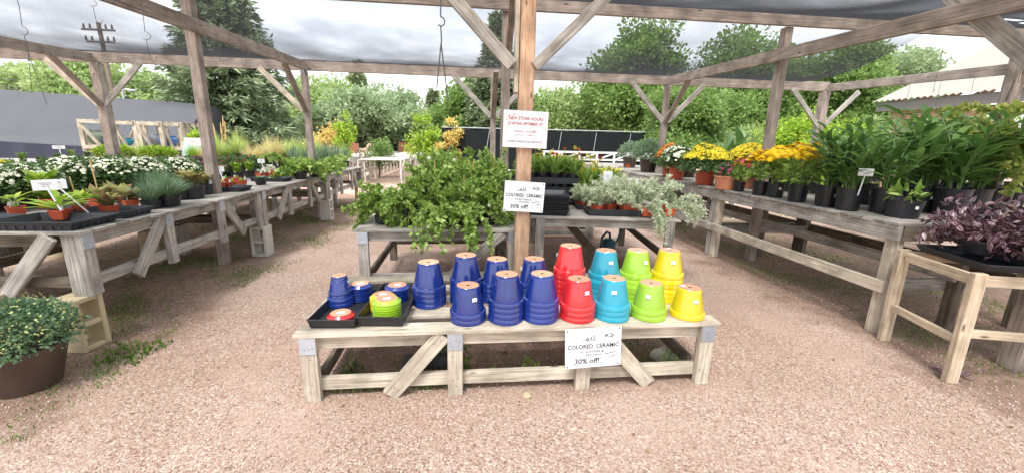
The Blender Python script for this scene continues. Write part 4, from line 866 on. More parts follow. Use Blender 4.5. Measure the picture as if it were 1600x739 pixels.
for i, (px, s_, mt, k_) in enumerate(gr):
    p = aty(px, 235, 8.9+.3*(i%3)); place('gr_'+mt, tuft(.3, .42, 420, .007, mt, PLB, (.09,.11,.16), .5), (p[0], p[1], TB), None, s_*.85, f'{"straw-coloured" if mt == "straw" else "lime green"} grass clump on the back table, {ORD[i].replace("nearest","first")} grass from the left', 'potted plant', 'ornamental grasses on the back table')
# cattail like spikes
o = E('potted_grass', (aty(345,235,9.6)[0], 9.6, TB), 0, 'tall tan seed spikes in a pot right of the tall left post', 'potted plant'); pot(o, .09, .11, .14, PLB)
mb = MB(); m2 = MB()
for k in range(9): a = ru(-.16,.16); b_ = ru(-.1,.1); h = ru(.5,.8); mb.tube([(0,0,.1),(a,b_,h)], .005, 5); m2.tube([(a,b_,h-.02),(a*1.1,b_,h+.2)], [.014,.008], 6)
mb.build('stems', BAM, o); m2.build('seed_heads', BAM, o)
# glazed pots and pallet racks on the far left
rk = []
GLZ = [glaze('sage_glaze', (.3,.38,.27)), glaze('navy_glaze', (.03,.05,.2)), GC, simple('grey_clay', (.3,.31,.33), .6), glaze('sky_glaze', (.05,.18,.5))]
def rack(px0, px1, y, zt, label):
    a = aty(px0, 225, y)[0]; b_ = aty(px1, 225, y)[0]; L = b_-a; o = E('pallet_rack', (a, y, 0), 0, label, 'rack', 'pallet racks holding glazed pots')
    D = .9; zb = 1.2
    for x in (0, L):
        for yy in (0, D): MB().beam((x, yy, 0), (x, yy, zt), .09, .07, (1,0,0)).build('upright', WL, o)
    for z in (zt-.05, zb-.04):
        for yy in (0, D): MB().beam((0, yy-.05, z), (L, yy-.05, z), .08, .03, (0,0,1)).build('rail', WL, o)
    s2 = MB(); y_ = .05
    while y_ < D: s2.beam((0, y_, zb), (L, y_, zb), .09, .02, (0,1,0)); y_ += .13
    s2.build('shelf', WL, o)
    s3 = MB(); x = .1
    while x < L: s3.beam((x, 0, zt-.0), (x, D, zt), .06, .02, (1,0,0)); x += .16
    s3.build('top_slats', WG, o); MB().beam((.05, -.08, zt-.1), (L-.1, -.08, zb-.3), .08, .03, (0,1,0)).build('brace', WL, o); MB().beam((.1, D+.03, zb-.2), (L-.1, D+.03, zt), .08, .03, (0,1,0)).build('brace', WL, o)
    return a, L, zb
RK = [(132,182,11.2,1.82,'first pallet rack from the left before the black tarp'),(186,216,11.0,1.8,'second pallet rack, right of the rear left post'),(222,256,11.0,1.8,'third pallet rack with grey pots'),(259,286,11.2,1.8,'last pallet rack, beside the spruce')]
for r in RK: rk.append(rack(*r))
def crock(mat, r, h, lying=False):
    def f():
        o = E('glazed_pot', (0,0,0)); mb = MB(); mb.lathe([(r*.6,0),(r*.8,h*.15),(r,h*.5),(r*.92,h*.8),(r*.8,h*.92),(r*.9,h),(r*.78,h),(r*.7,h*.7)], 20, cap0=True); mb.build('pot_body', mat, o, smooth=True); return o
    return f
for i, (px, y, gi, r, h, lb) in enumerate([(152,11.6,0,.3,.36,'big sage green jar in the first pallet rack'),(172,11.5,1,.14,.2,'small navy pot in the first pallet rack'),(194,11.3,2,.2,.18,'turquoise pot in the second pallet rack'),(228,11.5,1,.14,.2,'small slate blue pot in the third rack'),(236,11.4,3,.2,.22,'grey pot upright in the third pallet rack'),(246,11.4,3,.18,.3,'tapered grey pot leaning in the third rack'),(264,11.3,4,.2,.26,'sky blue round jar in the last pallet rack')]):
    place('crock%d'%i, crock(GLZ[gi], r, h), (aty(px, 225, y)[0], y, 1.212), 0, 1, lb, 'glazed pot', nvar=1)
place('crockx', crock(glaze('mint_glaze', (.35,.55,.47)), .2, .42), (aty(302,230,9.5)[0], 9.5, TB), 0, 1, 'mint green jar on the back table left of the tall left post', 'glazed pot', nvar=1)
q = aty(302, 222, 9.2); price_card((q[0], 9.2, TB), (q[0], 9.2, q[2]), 'white card standing by the mint green jar', cw=.3, ch=.16)
# ---- vine bench
VZ = .722
vd = [(-.84,3.9),(-.6,3.86),(-.33,3.86),(-.06,3.86),(.18,3.9),(-.36,4.0),(-.28,4.2),(.0,4.25),(-.3,4.6),(-.1,4.5),(.22,4.6)]
wh = ['front left corner','front row, second from left','front row middle','front row, second from right','front right corner by the post','second row left','second row middle','second row right','rear row left','rear row middle','rear row right']
VF = vine_builder(44, .42, lambda: (ru(-1,1), ru(-.7,.8), ru(.0,1.0)), 8, .05, .034, grav=1.0, hgt=.3, sticks=1)
VR = vine_builder(32, .52, lambda: (ru(-.6,.6), ru(-.6,.6), ru(.5,1.4)), 7, .052, .036, grav=.45, hgt=.42)
for i, ((x, y), q) in enumerate(zip(vd, wh)):
    if i < 5: place('vf', VF, (x, y, VZ), ru(-.3,.3), (.82,.9,1.,1.,.95)[i], 'green vine, '+q+' of the middle bench', 'potted plant', 'vines on the middle bench', nvar=3)
    else: place('vr', VR, (x, y, VZ), None, 1.0 if i < 8 else 1.05, 'green vine on canes, '+q+' of the middle bench', 'potted plant', 'vines on the middle bench', nvar=3)
# trailing strands over the front
o = E('potted_vine', (-.3, 3.7, VZ), 0, 'vine whose long stems trail over the front edge of the middle bench', 'potted plant', 'vines on the middle bench'); pot(o, .06,.08,.12,PLB)
pls = strands(22, lambda: (ru(-.15,.3), -.03, .12), lambda: (ru(-.6,.6), -.6, .35), .6, 16, 2.4, .5); strand_mesh(o, pls, 4, .048, .034, LV['vine'])
V = rs(16)*np.array([.5,.18,.15])+np.array([-.05,-.1,.35]); v_1, f_1 = instf(T_DAISY, V, nrmz(rs(16)+np.array([0,-1.,.6])), .045); arr('flowers', v_1, f_1, FL['white'], o)
p = aty(768, 243, 5.0)
for i in range(3):
    place('crim', mum(.12,.12,'crimson',14,'vine',PLB,(.07,.09,.15),.06,200), (-.1+.25*i, 5.0, VZ), None, 1.2, f'plant with dark crimson blooms behind the vines, {ORD[i].replace("nearest","first")} from the left', 'potted plant', 'crimson flowered plants')
bench('plant_bench', 3.0, 1.5, .8, (-1.0, 6.3, 0), 0, 'slatted bench behind the vines with black pots', posts=[0,1,2,3.0], slats='along', backleg=WG)
for i in range(8): place('bkpot', rosette(.2, 200, .07, .045, 'vine', PLB, (.1,.12,.17), T_LEAF, 1.3, True, 0, .2), (-.5+.32*i, 6.6+.15*(i%2), .802), None, 1.1, f'leafy plant in black pot on the bench behind the vines, {ORD[i].replace("nearest","first")} from the left', 'potted plant', 'leafy pots behind the vines')
# ---- centre right bench
CZ = .762; crx = R_(-7)
def cb(u_, v2, z=CZ): # local coordinates on that bench
    return (.66+u_*math.cos(crx)-v2*math.sin(crx), 4.12+u_*math.sin(crx)+v2*math.cos(crx), z)
for k in range(12):
    q = cb(.16, .3, CZ+k*.0145+.0); tray('stacked_tray', .56, .42, .05, PLB, (q[0]+ru(-.006,.006), q[1]+ru(-.01,.01), q[2]), crx+ru(-.02,.02), f'empty black tray in the stack by the middle post, {"bottom" if k == 0 else "top" if k == 11 else ORD[k]+" from bottom"}', 'plant tray', 'stack of empty black trays', fl=1.1)
def celltray(loc, rz, label):
    o = E('cell_tray', loc, rz, label, 'plant tray', 'black cell trays of young daisies'); mb = MB()
    for i in range(6):
        for j in range(3):
            c = ((i-2.5)*.105, (j-1)*.105, 0); mb.lathe([(.04,0),(.05,.11),(.052,.112),(.045,.112)], 12, c=c, cap0=True, sq=1)
    mb.build('cells', PLB, o); sk = MB()
    for y in (-.165,.165): sk.box((0,y,.075), (.67,.006,.072))
    for x in (-.333,.333): sk.box((x,0,.075), (.006,.324,.072))
    sk.build('skirt', PLB, o); return o
z2 = CZ
for k in range(3): q = cb(.24, .95, z2+k*.112); celltray(q, crx, ['bottom black cell tray stacked behind the empty trays','middle black cell tray stacked behind the empty trays','top black cell tray stacked behind the empty trays'][k])
gl = rosette(.16, 120, .11, .02, 'vine', PLB, (.05,.055,.09), T_LANCE, 1.4, False, 0, .1)
def gail():
    o = E('potted_daisy', (0,0,0)); pot(o, .05, .06, .1, PLB); n = 130
    a = RN.random(n)*6.28; ax = np.stack([np.cos(a), np.sin(a), .5+RN.random(n)*1.6], 1); z = .09+RN.random(n)*.12; p = np.stack([np.cos(a)*.04, np.sin(a)*.04, z], 1)
    V, Fc = inst(T_LANCE, p, ax, UP+ax*.3, .02, .13); arr('foliage', V, Fc, LV['vine'], o)
    p = rs(5)*np.array([.08,.08,.04])+np.array([0,0,.3]); mb = MB()
    for q in p: mb.tube([(0,0,.1), tuple(q)], .002, 4)
    mb.build('stems', STEM, o); nr = nrmz(rs(5)*.5+np.array([0,-.6,1])); fm = FL['bicol'] if random.random() < .35 else FL['yellow']
    for q in range(5):
        A_ = instf(T_DAISY, p[q:q+1], nr[q:q+1], .06); B_ = instf(T_MUM, p[q:q+1]+nr[q:q+1]*.005, nr[q:q+1], .022); V, Fc = join(A_, B_); arr('flower', V, Fc, [fm, FL['eye']], o, midx=np.array([0]*len(A_[1])+[1]*len(B_[1])))
    return o
gi = 0
for (u_, v2, z) in [(-.02,.9,1),(.12,.95,1),(.28,.92,1),(.42,.95,1),(.5,.85,1),(.6,1.0,0),(.75,1.05,0),(.68,.85,0),(.85,.95,0),(.2,1.15,1),(.4,1.2,1),(.05,1.12,1),(.9,1.2,0),(.75,1.3,0),(.95,1.0,0),(.62,1.2,0),(1.0,1.25,0)]:
    q = cb(u_, v2, CZ+(.27 if z else .002)); place('gail', gail, q, None, 1.1 if z else 1.5, f'daisy plant {"on the stacked cell trays" if z else "on the bench slats"}, {ORD[gi].replace("nearest","first")} in the red and yellow group', 'potted plant', 'red and yellow daisies', nvar=4); gi += 1
tq = [(.68,.42),(1.02,.26),(1.3,.2),(.72,.75)]
red_tray(cb(.93,.24), crx, 'long black tray at the front of the bench right of the middle post', L=.3, W=.72, H=.07)
red_tray(cb(.72,.6), crx+R_(0), 'black tray behind the long one right of the middle post', L=.28, W=.42, H=.06); red_tray(cb(1.38,.3), crx, 'black tray under the rightmost silvery plant', L=.3, W=.2, H=.09)
def silv(R=.17, n=26):
    def f():
        o = E('silvery_plant', (0,0,0)); pot(o, .05, .065, .085, TER, band=.014, sq=1, n=16)
        pls = strands(n, lambda: (ru(-.02,.02), ru(-.02,.02), .08), lambda: (ru(-1,1), ru(-1,1), ru(.5,1.6)), R*1.5, 12, .6, .3); strand_mesh(o, pls, 11, .034, .011, LV['silver'], T_DIA, .0015)
        white_tag(o, .03, -.03, .07, .06, .018); return o
    return f
sp = [(.7,.2,1,'front row, first from left'),(1.02,.2,1.15,'front row middle'),(.84,.3,1.05,'between the first and the middle one'),(1.38,.28,1.2,'rightmost in its own pot'),(.62,.5,.8,'small one at the left'),(.8,.55,.9,'second row middle'),(.58,.66,.7,'smallest, beside the tray stack'),(1.15,.35,1.1,'second row right'),(1.0,.5,1.1,'second row tall')]
for (u_, v2, s_, lb) in sp: place('silv', silv(), cb(u_, v2, CZ+.012), None, s_*1.12, 'silvery feathery plant in a red pot, '+lb, 'potted plant', 'silvery feathery plants', nvar=3)
for (u_, v2, dr, lb) in ((1.2,.1,(.1,-1,.2),'drooping in a plume over the front edge'),(1.45,.15,(1,-.5,.5),'leaning right beyond the bench end')):
    o = E('silvery_plant', cb(u_, v2, CZ+.012), 0, 'silvery feathery plant '+lb, 'potted plant', 'silvery feathery plants'); pot(o, .05,.065,.085,TER,band=.014,sq=1,n=16)
    pls = strands(16, lambda: (ru(-.02,.02), ru(-.02,.02), .08), lambda: (dr[0]+ru(-.25,.25), dr[1]+ru(-.2,.2), dr[2]+ru(0,.5)), .48, 14, 2.0, .25); strand_mesh(o, pls, 13, .034, .011, LV['silver'], T_DIA, .0015)
q = cb(.86, .55, CZ+.06); price_card(q, (q[0]+.0, q[1], q[2]+.32), 'white price card above the silvery plants, left', cw=.1, ch=.13); q = cb(1.2, .7, CZ+.06); price_card(q, (q[0], q[1], q[2]+.24), 'tilted white card above the silvery plants, right', cw=.11, ch=.12)
# watering can under the bench
o = E('watering_can', (aty(950,385,5.2)[0], 5.2, 0), R_(40), 'dark teal watering can under the bench right of the middle post', 'watering can'); TL = simple('teal_plastic', (.02,.09,.12), .35)
MB().lathe([(.11,0),(.115,.01),(.1,.22),(.06,.25),(.05,.26)], 20, cap0=True, cap1=True).build('body', TL, o, smooth=True); MB().tube([(.09,0,.06),(.24,0,.2),(.32,0,.33)], [.02,.015,.012], 10).build('spout', TL, o, smooth=True)
MB().tube([(-.1,0,.08),(-.19,0,.16),(-.17,0,.3),(-.06,0,.36),(.02,0,.33),(.04,0,.24)], .016, 8).build('handle', TL, o, smooth=True)
# ---- right benches
def blackpot_plant(build_top, pr=(.09,.105,.2), name='potted_plant', stick=True):
    def f():
        o = E(name, (0,0,0)); pot(o, *pr, PLB, band=.016); build_top(o, pr[2])
        if stick: white_tag(o, -pr[1]*.2, -pr[1]*.99, pr[2]*.55, .025, .03)
        return o
    return f
def ginger_top(o, h):
    n = 9; mb = MB(); PP = []; AA = []; NN = []; SS = []
    for i in range(n):
        a = ru(0,6.28); rad = ru(.05,.3); H = ru(.26,.58); pl = []
        for k in range(8): t = k/7; pl.append(Vector((math.cos(a)*(.03+rad*t*t), math.sin(a)*(.03+rad*t*t), h*.8+H*t)))
        mb.tube(pl, [.007*(1-.5*k/7) for k in range(8)], 6, cap=False)
        for k in range(11):
            t = .15+.85*k/10; i0 = min(int(t*7), 6); q = pl[i0].lerp(pl[i0+1], t*7-i0); sd = a+(1.57 if k%2 else -1.57)+ru(-.5,.5)
            ax = Vector((math.cos(sd), math.sin(sd), ru(.3,1.1)))+Vector((math.cos(a),math.sin(a),.4))*(.3+t*.5); PP.append(q); AA.append(ax); NN.append(Vector((0,0,1))+Vector((ru(-.3,.3),ru(-.3,.3),0))-ax*.2); SS.append(ru(.7,1.15)*(1-.25*abs(t-.6)))
    mb.build('stems', STEM, o, smooth=True); PP, AA, NN, SS = map(np.array, (PP, AA, NN, SS)); V, Fc = inst(T_LAN2, PP, AA, NN, .052*SS, .27*SS); arr('foliage', V, Fc, LV['ginger'], o)
GI = blackpot_plant(ginger_top, name='potted_ginger')
gpos = [(1289,322,1.0),(1322,328,1.0),(1385,335,.0),(1345,318,1.05),(1378,332,1.1),(1435,330,1.15),(1480,336,1.2),(1300,300,1.05),(1345,296,1.1),(1395,305,1.15),(1440,312,1.15),(1490,318,1.15),(1540,325,1.15),(1260,288,.95),(1310,284,1.05),(1365,284,1.1),(1420,292,1.15),(1480,300,1.2),(1540,305,1.2),(1585,318,1.2),(1455,322,1.1),(1515,332,1.15),(1330,303,1.0),(1405,318,1.05)]
gw = ['first in the front row from the left','holding the white price card','','third in the front row','fourth in the front row','fifth in the front row','sixth in the front row','second row, first from left','second row, second from left','second row, third from left','second row, fourth from left','second row, fifth from left','second row, last on the right','back row, first from left','back row, second from left','back row, third from left','back row, fourth from left','back row, fifth from left','back row, sixth from left','far right at the picture edge','between the fifth and sixth of the front row','behind the purple plants','squeezed between the second row and the price card','squeezed in the middle of the second row']
for (px, py, s_), lb in zip(gpos, gw):
    if s_: place('ging', GI, P(px, py, BZR), None, s_, 'glossy long-leaved plant, '+lb, 'potted plant', 'tall glossy-leaved plants on the right bench', nvar=4)
o = blackpot_plant(lambda o, h: dome(o, .09, .08, h+.03, 50, .09, .03, LV['vine'], T_LANCE), (.11,.13,.15))(); o.location = P(1408, 339, BZR); tag(o, 'wide black pot with few leaves at the near corner of the right bench', 'potted plant')
q = P(1318, 328, BZR); price_card((q[0], q[1]-.11, BZR+.15), (q[0]+.0, q[1]-.14, BZR+.36), 'white price card standing in a black pot on the right bench', cw=.105, ch=.065)
def rud_top(o, h, fl='gold', R=.17, k_=72):
    dome(o, R*.75, .17, h+.08, 220, .075, .04, LV['vine'], T_LEAF); stemset(o, 16, R, .3, h*.8, .0025)
    p, v = dome_pts(90, R, .12, h+.25, lo=.8, hi=1.1, low=0); p = p[:k_]; nr = nrmz(v[:k_]*.7+np.array([-.3,-.5,.9])+rs(k_)*.25)
    V, Fc = instf(T_DAISY, p, nr, .085); V2, F2 = instf(T_DAISY, p+nr*.003, nr, .08); arr('flowers', *join((V, Fc), (V2, F2)), FL[fl], o); V, Fc = instf(T_MUM, p+nr*.006, nr, .02); arr('flower_eyes', V, Fc, FL['eye'], o)
RU = blackpot_plant(rud_top, (.075,.088,.16), 'potted_sunflower')
RB = blackpot_plant(lambda o, h: rud_top(o, h, 'bicol', .1, 22), (.07,.08,.14), 'potted_sunflower')
for (px, py, s_, lb) in [(1244,315,1.1,'first from the right in the front row'),(1210,308,1.05,'second from the right in the front row'),(1186,305,1.0,'leftmost of the front row'),(1265,302,1.15,'back row beside the glossy-leaved plants'),(1230,299,1.15,'back row middle'),(1200,294,1.1,'back row left')]:
    place('rud', RU, P(px, py, BZR), None, s_, 'golden sunflower-like daisy in black pot, '+lb, 'potted plant', 'golden daisies on the right bench', nvar=3)
def fitp(kind, bld, px, py, wpx, R, lb, grp=None, nvar=1, z=None):
    q = P(px, py, z or BZR); s_ = wpx*(q[1]*.969+q[0]*.1027)/630/(2*R*1.08)*1.22; return place(kind, bld, q, None, s_, lb, 'potted plant', grp, nvar=nvar)
place('rudb', RB, P(1154, 299, BZR), None, .85, 'orange and dark red daisy in a small black pot', 'potted plant', nvar=1)
fitp('myb', mum(.3, .23, 'yellow', 1500, 'mum', TER, (.1,.125,.17), .038, 1800, low=.34), 1100, 289, 66, .3, 'large yellow chrysanthemum in a red pot on the right bench')
fitp('myb2', mum(.28, .22, 'yellow', 1100, 'mum', TER, (.1,.12,.19), .04, 1500, low=.3), 1162, 288, 60, .28, 'yellow chrysanthemum behind the magenta one, right of the largest')
fitp('mgn', mum(.19, .19, 'magenta', 330, 'mum', TER2, (.09,.115,.15), .035, 700, low=.1), 1168, 294, 40, .19, 'magenta chrysanthemum between the yellow ones')
fitp('mgs', mum(.12, .1, 'magenta', 60, 'mum', TER2, (.1,.13,.15), .03, 260, low=0), 1133, 296, 30, .12, 'wide terracotta pot with small magenta blooms at the bench edge')
fitp('mwr', mum(.22, .2, 'white', 260, 'mum', TER, (.085,.1,.16), .04, 1300, low=.15), 1056, 281, 46, .22, 'white chrysanthemum in a red pot on the right bench')
fitp('mor', mum(.22, .22, 'orange', 500, 'mum', TER, (.085,.1,.19), .035, 1000, low=.1), 1044, 277, 40, .22, 'burnt orange chrysanthemum behind the white one')
for (px, py, w_, lb) in [(983,262,34,'leftmost of the three'),(1012,269,43,'middle one of the three'),(1037,271,36,'rightmost of the three, behind the orange blooms')]:
    fitp('mblu', mum(.27, .24, None, 0, 'bluemum', BRN, (.12,.155,.22), .0, 1900, ll=.04), px, py, w_, .27, 'big blue-green budding chrysanthemum in a brown pot, '+lb, 'blue-green chrysanthemums', nvar=2)
fitp('mblw', mum(.27, .2, 'white', 60, 'bluemum', BRN, (.12,.155,.22), .03, 1500, ll=.04), 1074, 277, 38, .27, 'dusky green chrysanthemum with a few pale blooms behind the yellow one', None)
# plants behind on the ground/benches at right
def banana():
    o = E('potted_canna', (0,0,0)); pot(o, .14,.17,.25,PLB); n = 9; a = np.arange(n)*2.4; ax = np.stack([np.cos(a)*.5, np.sin(a)*.5, np.full(n,1.)], 1)
    V, Fc = inst(T_LANCE, np.stack([0*a,0*a,.3+.05*np.arange(n)],1), ax, UP*.2+np.stack([np.cos(a+3.14),np.sin(a+3.14),0*a],1), .2, .75); arr('foliage', V, Fc, LV['ginger'], o); stemset(o, 5, .1, .5, .2, .012); return o
def fernpalm():
    o = E('potted_palm', (0,0,0)); pot(o, .14,.17,.25,PLB); VV = []
    for i in range(12):
        a = i*2.4; R0 = .12+.02*i; n = 24; t = np.linspace(.1,1,n); c = np.stack([np.cos(a)*R0*t*2, np.sin(a)*R0*t*2, .25+.75*t-.15*t*t],1)
        for s_ in (-1,1): tn = np.array([-math.sin(a),math.cos(a),.5*1])*np.array([s_,s_,1]); VV.append(inst(T_LANCE, c, np.tile(tn,(n,1)), np.tile([math.cos(a),math.sin(a),.3],(n,1)), .022, .17*(1.1-.6*t)))
    arr('foliage', *join(*VV), LV['ginger'], o); return o
place('fp', fernpalm, (aty(1118,215,8.6)[0], 8.6, .5), None, 1.15, 'upright fern-like palm behind the yellow chrysanthemum', 'potted plant', nvar=1)
place('ban', banana, (aty(1145,215,8.3)[0], 8.3, .55), None, 1.0, 'broad-leaved plant left of the rear right post, left one', 'potted plant', 'broad-leaved plants', nvar=2); place('ban', banana, (aty(1165,210,8.9)[0], 8.9, .55), None, 1.1, 'broad-leaved plant left of the rear right post, right one', 'potted plant', 'broad-leaved plants', nvar=2)
back_table(3.4, 6.4, 8.05, 9.3, .78-.0, 'back table on the right under the broad-leaved plants')
# ---- purple trailing plants on the small table
def zeb_mat():
    m, t, b = newmat('purple_striped_leaf'); l = t.links.new; uv = nn('ShaderNodeUVMap', t); sx = nn('ShaderNodeSeparateXYZ', t); l(uv.outputs[0], sx.inputs[0]); ab = nn('ShaderNodeMath', t, operation='ABSOLUTE'); l(sx.outputs['X'], ab.inputs[0])
    r = nn('ShaderNodeValToRGB', t); e = r.color_ramp.elements; e[0].color = (.07,.02,.045,1); e[1].color = (.08,.015,.05,1)
    for p, c in ((.1,(.1,.03,.06)),(.16,(.2,.2,.19)),(.3,(.19,.18,.18)),(.36,(.09,.015,.05))): k = e.new(p); k.color = (*c,1)
    l(ab.outputs[0], r.inputs['Fac']); g = nn('ShaderNodeNewGeometry', t); r2 = nn('ShaderNodeValToRGB', t); e = r2.color_ramp.elements; e[0].color = (.6,.5,.55,1); e[1].color = (1.5,1.2,1.2,1); l(g.outputs['Random Per Island'], r2.inputs['Fac'])
    mx = nn('ShaderNodeMix', t, data_type='RGBA', blend_type='MULTIPLY'); mx.inputs['Factor'].default_value = 1; l(r.outputs[0], mx.inputs['A']); l(r2.outputs[0], mx.inputs['B']); l(mx.outputs['Result'], b.inputs['Base Color']); b.inputs['Roughness'].default_value = .35; return m
ZM = zeb_mat(); ZSM = simple('purple_stem', (.1,.03,.05), .5)
def zebw(): return zeb(WHT)
def zeb(pm=PLB):
    o = E('trailing_plant', (0,0,0)); pot(o, .08,.11,.11,pm, band=.02)
    pls = strands(34, lambda: (ru(-.08,.08), ru(-.08,.08), .12), lambda: (ru(-1,1), ru(-1,1), ru(.1,1.0)), .36, 10, 1.5, .35); mb = MB(); P_ = []; A = []
    for pl in pls:
        mb.tube([tuple(q) for q in pl], .0025, 4, cap=False)
        for i in range(1, len(pl)):
            for k in range(2): P_.append(pl[i]); A.append((pl[i]-pl[i-1])/np.linalg.norm(pl[i]-pl[i-1]))
    mb.build('stems', ZSM, o); P_ = np.array(P_); A = np.array(A); n = len(P_); s = .7+.5*RN.random(n)
    V, Fc = inst(T_LEAF, P_, A*.4+rs(n)*.9, UP+rs(n)*.5, .036*s, .07*s); uv = np.tile(T_LEAF[0][:, :2], (n, 1)); arr('foliage', V, Fc, ZM, o, uv=uv); return o
zp = Vector((3.2,2.12,0))
for i, (a, b_) in enumerate(((.3,.22),(.4,.5),(.25,.85),(.12,.42),(.6,.4),(.12,.7),(.62,.75),(.4,1.1))):
    q = zp+u*a+v_*b_; place('zeb%d' % (i == 3), zeb if i != 3 else zebw, (q.x, q.y, .835 if i != 3 else .83), None, .86 if i != 3 else .8, ['striped purple trailing plant, leftmost on the small table','striped purple trailing plant, middle of the small table','striped purple trailing plant at the right picture edge','striped purple trailing plant with its white pot showing','striped purple trailing plant at the back left of the small table','striped purple trailing plant at the front edge, right of the white pot','striped purple trailing plant at the back, second from left','striped purple trailing plant farthest right on the small table'][i], 'potted plant', 'purple trailing plants', nvar=3)
for i, (a, b_) in enumerate(((.3,.2),(.3,.6))):
    q = zp+u*a+v_*b_*1.3; tray('nursery_tray', .56, .42, .05, PLD, (q.x, q.y, .772), math.atan2(-u.x, u.y), ['dark speckled tray at the left of the small table','dark tray at the right of the small table'][i], 'plant tray', 'trays on the small table')
mb = MB(); q = zp+u*.3+v_*.45; mb.tube([(0,0,0),(.05,-.02,.1),(.16,.02,.25),(.17,.04,.36),(.14,.05,.44),(.16,.05,.48),(.11,.05,.52),(.06,.05,.5)], .004, 6); tag(mb.build('basket_hanger', simple('white_wire', (.7,.7,.7), .4), None, (q.x, q.y, .9)), 'bent white wire hanger rising from the purple trailing plants', 'hanger')
# fallen leaves by the table leg
q = P(1485, 585, 0.0); n = 16; pp = rs(n)*np.array([.1,.05,.0])+np.array([0,0,.02]); V, Fc = inst(T_LEAF, pp, rs(n)*np.array([1,1,.2]), UP+rs(n)*.2, .03, .07); tag(arr('fallen_sprig', V, Fc, ZM, None, q, uv=np.tile(T_LEAF[0][:, :2], (n,1))), 'withered purple sprig on the gravel at the small table leg', 'leaves')
# small tree with yellow-green leaves at upper right
o = E('potted_tree', (4.95, 3.35, .96), 0, 'small yellow-green leaved tree leaning in at the right edge', 'tree'); pot(o, .11,.13,.22,PLB)
MB().tube([(0,0,.2),(-.05,0,.6),(-.1,.05,.9),(-.05,.05,1.2)], [.02,.015,.01,.006], 7).build('trunk', BARK, o)
pls = strands(40, lambda: (ru(-.12,.12), ru(-.12,.12), ru(.45,.95)), lambda: (ru(-1,1), ru(-1,1), ru(-.1,.5)), .6, 12, .5, .35); strand_mesh(o, pls, 7, .06, .045, leaf('olive_leaf', [(.24,.34,.07),(.38,.46,.1),(.55,.55,.18)]), T_LEAF, .003, BARK)
# ---- big potted chrysanthemum at lower left
o = E('potted_chrysanthemum', (-2.66, 2.46, 0), 0, 'large budding chrysanthemum in a brown pot at the lower left', 'potted plant'); pot(o, .14, .205, .27, BRN, band=.03, n=36)
n = 4600; dome(o, .265, .21, .33, n, .03, .016, LV['budmum'], low=-.3); blooms(o, .265, .21, .335, 650, .012, FL['bud'], low=-.1, name='buds'); stemset(o, 20, .2, .25, .2)
# ------------------------------------------------------------------ weeds and grass on the ground
def weeds(name, boxes, label, lv='weed', ll=.06, lw=.006, T=T_DIA, cat='grass', patch=.45):
    P_ = []
    for (x0, x1, y0, y1, n) in boxes:
        m = int(n*2.0); x = x0+(x1-x0)*RN.random(m); y = y0+(y1-y0)*RN.random(m)
        k = (np.sin(x*5.3+1.7*np.sin(y*3.1))+np.sin(y*4.3+x*2.2)+.5*np.sin(x*17+y*11)+RN.normal(size=m)*.75) > (patch+.15)
        P_.append(np.stack([x[k], y[k], 0*x[k]], 1)[:n])
    P_ = np.concatenate(P_); m = len(P_); ax = rs(m)*.55; ax[:, 2] = 1
    V, Fc = inst(T, P_, ax, rs(m), lw, ll*(.4+.9*RN.random(m))); return tag(arr(name, V, Fc, LV[lv]), label, cat, kind='stuff')
weeds('weeds', [(-3.9,-2.3,2.3,4.6,6000),(-3.9,-2.1,4.6,10.5,14000),(-3.3,-2.2,1.9,2.6,1600),(-.85,1.4,2.3,2.6,600),(-.85,.0,2.25,3.0,6000),(.9,1.5,2.4,2.9,700),(3.5,5.5,2.2,7.5,9000),(3.45,4.4,1.4,2.3,1500),(-6,-3.9,2,9,6000),(4.8,9,7,11,7000)], 'short green grass and weeds growing around the bench feet', ll=.036)
weeds('leafy_weeds', [(-.8,-.0,2.3,3.0,2200),(.2,.5,2.4,2.7,90),(-2.6,-2.2,2.65,3.0,260)], 'broad-leaved weeds under the low bench', ll=.03, lw=.018, T=T_LEAF)
for i, (px, py, lb) in enumerate(((770,585,'broad-leaved weed under the low bench left of the centre'),(828,580,'small fern-like weed under the low bench beside the centre'),(1045,572,'grassy tuft under the right of the low bench'))):
    q = P(px, py, 0.0); o = E('weed', q, 0, lb, 'weed'); m = (26,60,60)[i]; a = RN.random(m)*6.28; ax = np.stack([np.cos(a), np.sin(a), .4+RN.random(m)], 1); pp = np.stack([0*a+RN.normal(size=m)*.03, RN.normal(size=m)*.03, RN.random(m)*.08*(i == 1)], 1)
    V, Fc = inst(T_LEAF if i < 2 else T_DIA, pp, ax, UP+ax*.2, (.045,.012,.006)[i], (.06,.04,.14)[i]); arr('foliage', V, Fc, LV['vine'], o)
n = 420; yy = 1.0+RN.random(n)**1.3*6; xx = (RN.random(n)*2-1)*(1.2+yy*1.1); pp = np.stack([xx, yy, .006+0*xx], 1); ax = rs(n); ax[:, 2] *= .15
V, Fc = inst(T_LEAF, pp, ax, UP+rs(n)*.2, .012*(.5+RN.random(n)), .026*(.5+RN.random(n))); tag(arr('leaf_litter', V, Fc, LV['dry']), 'tiny dry leaves and bark bits scattered over the gravel', 'leaf litter', kind='stuff')
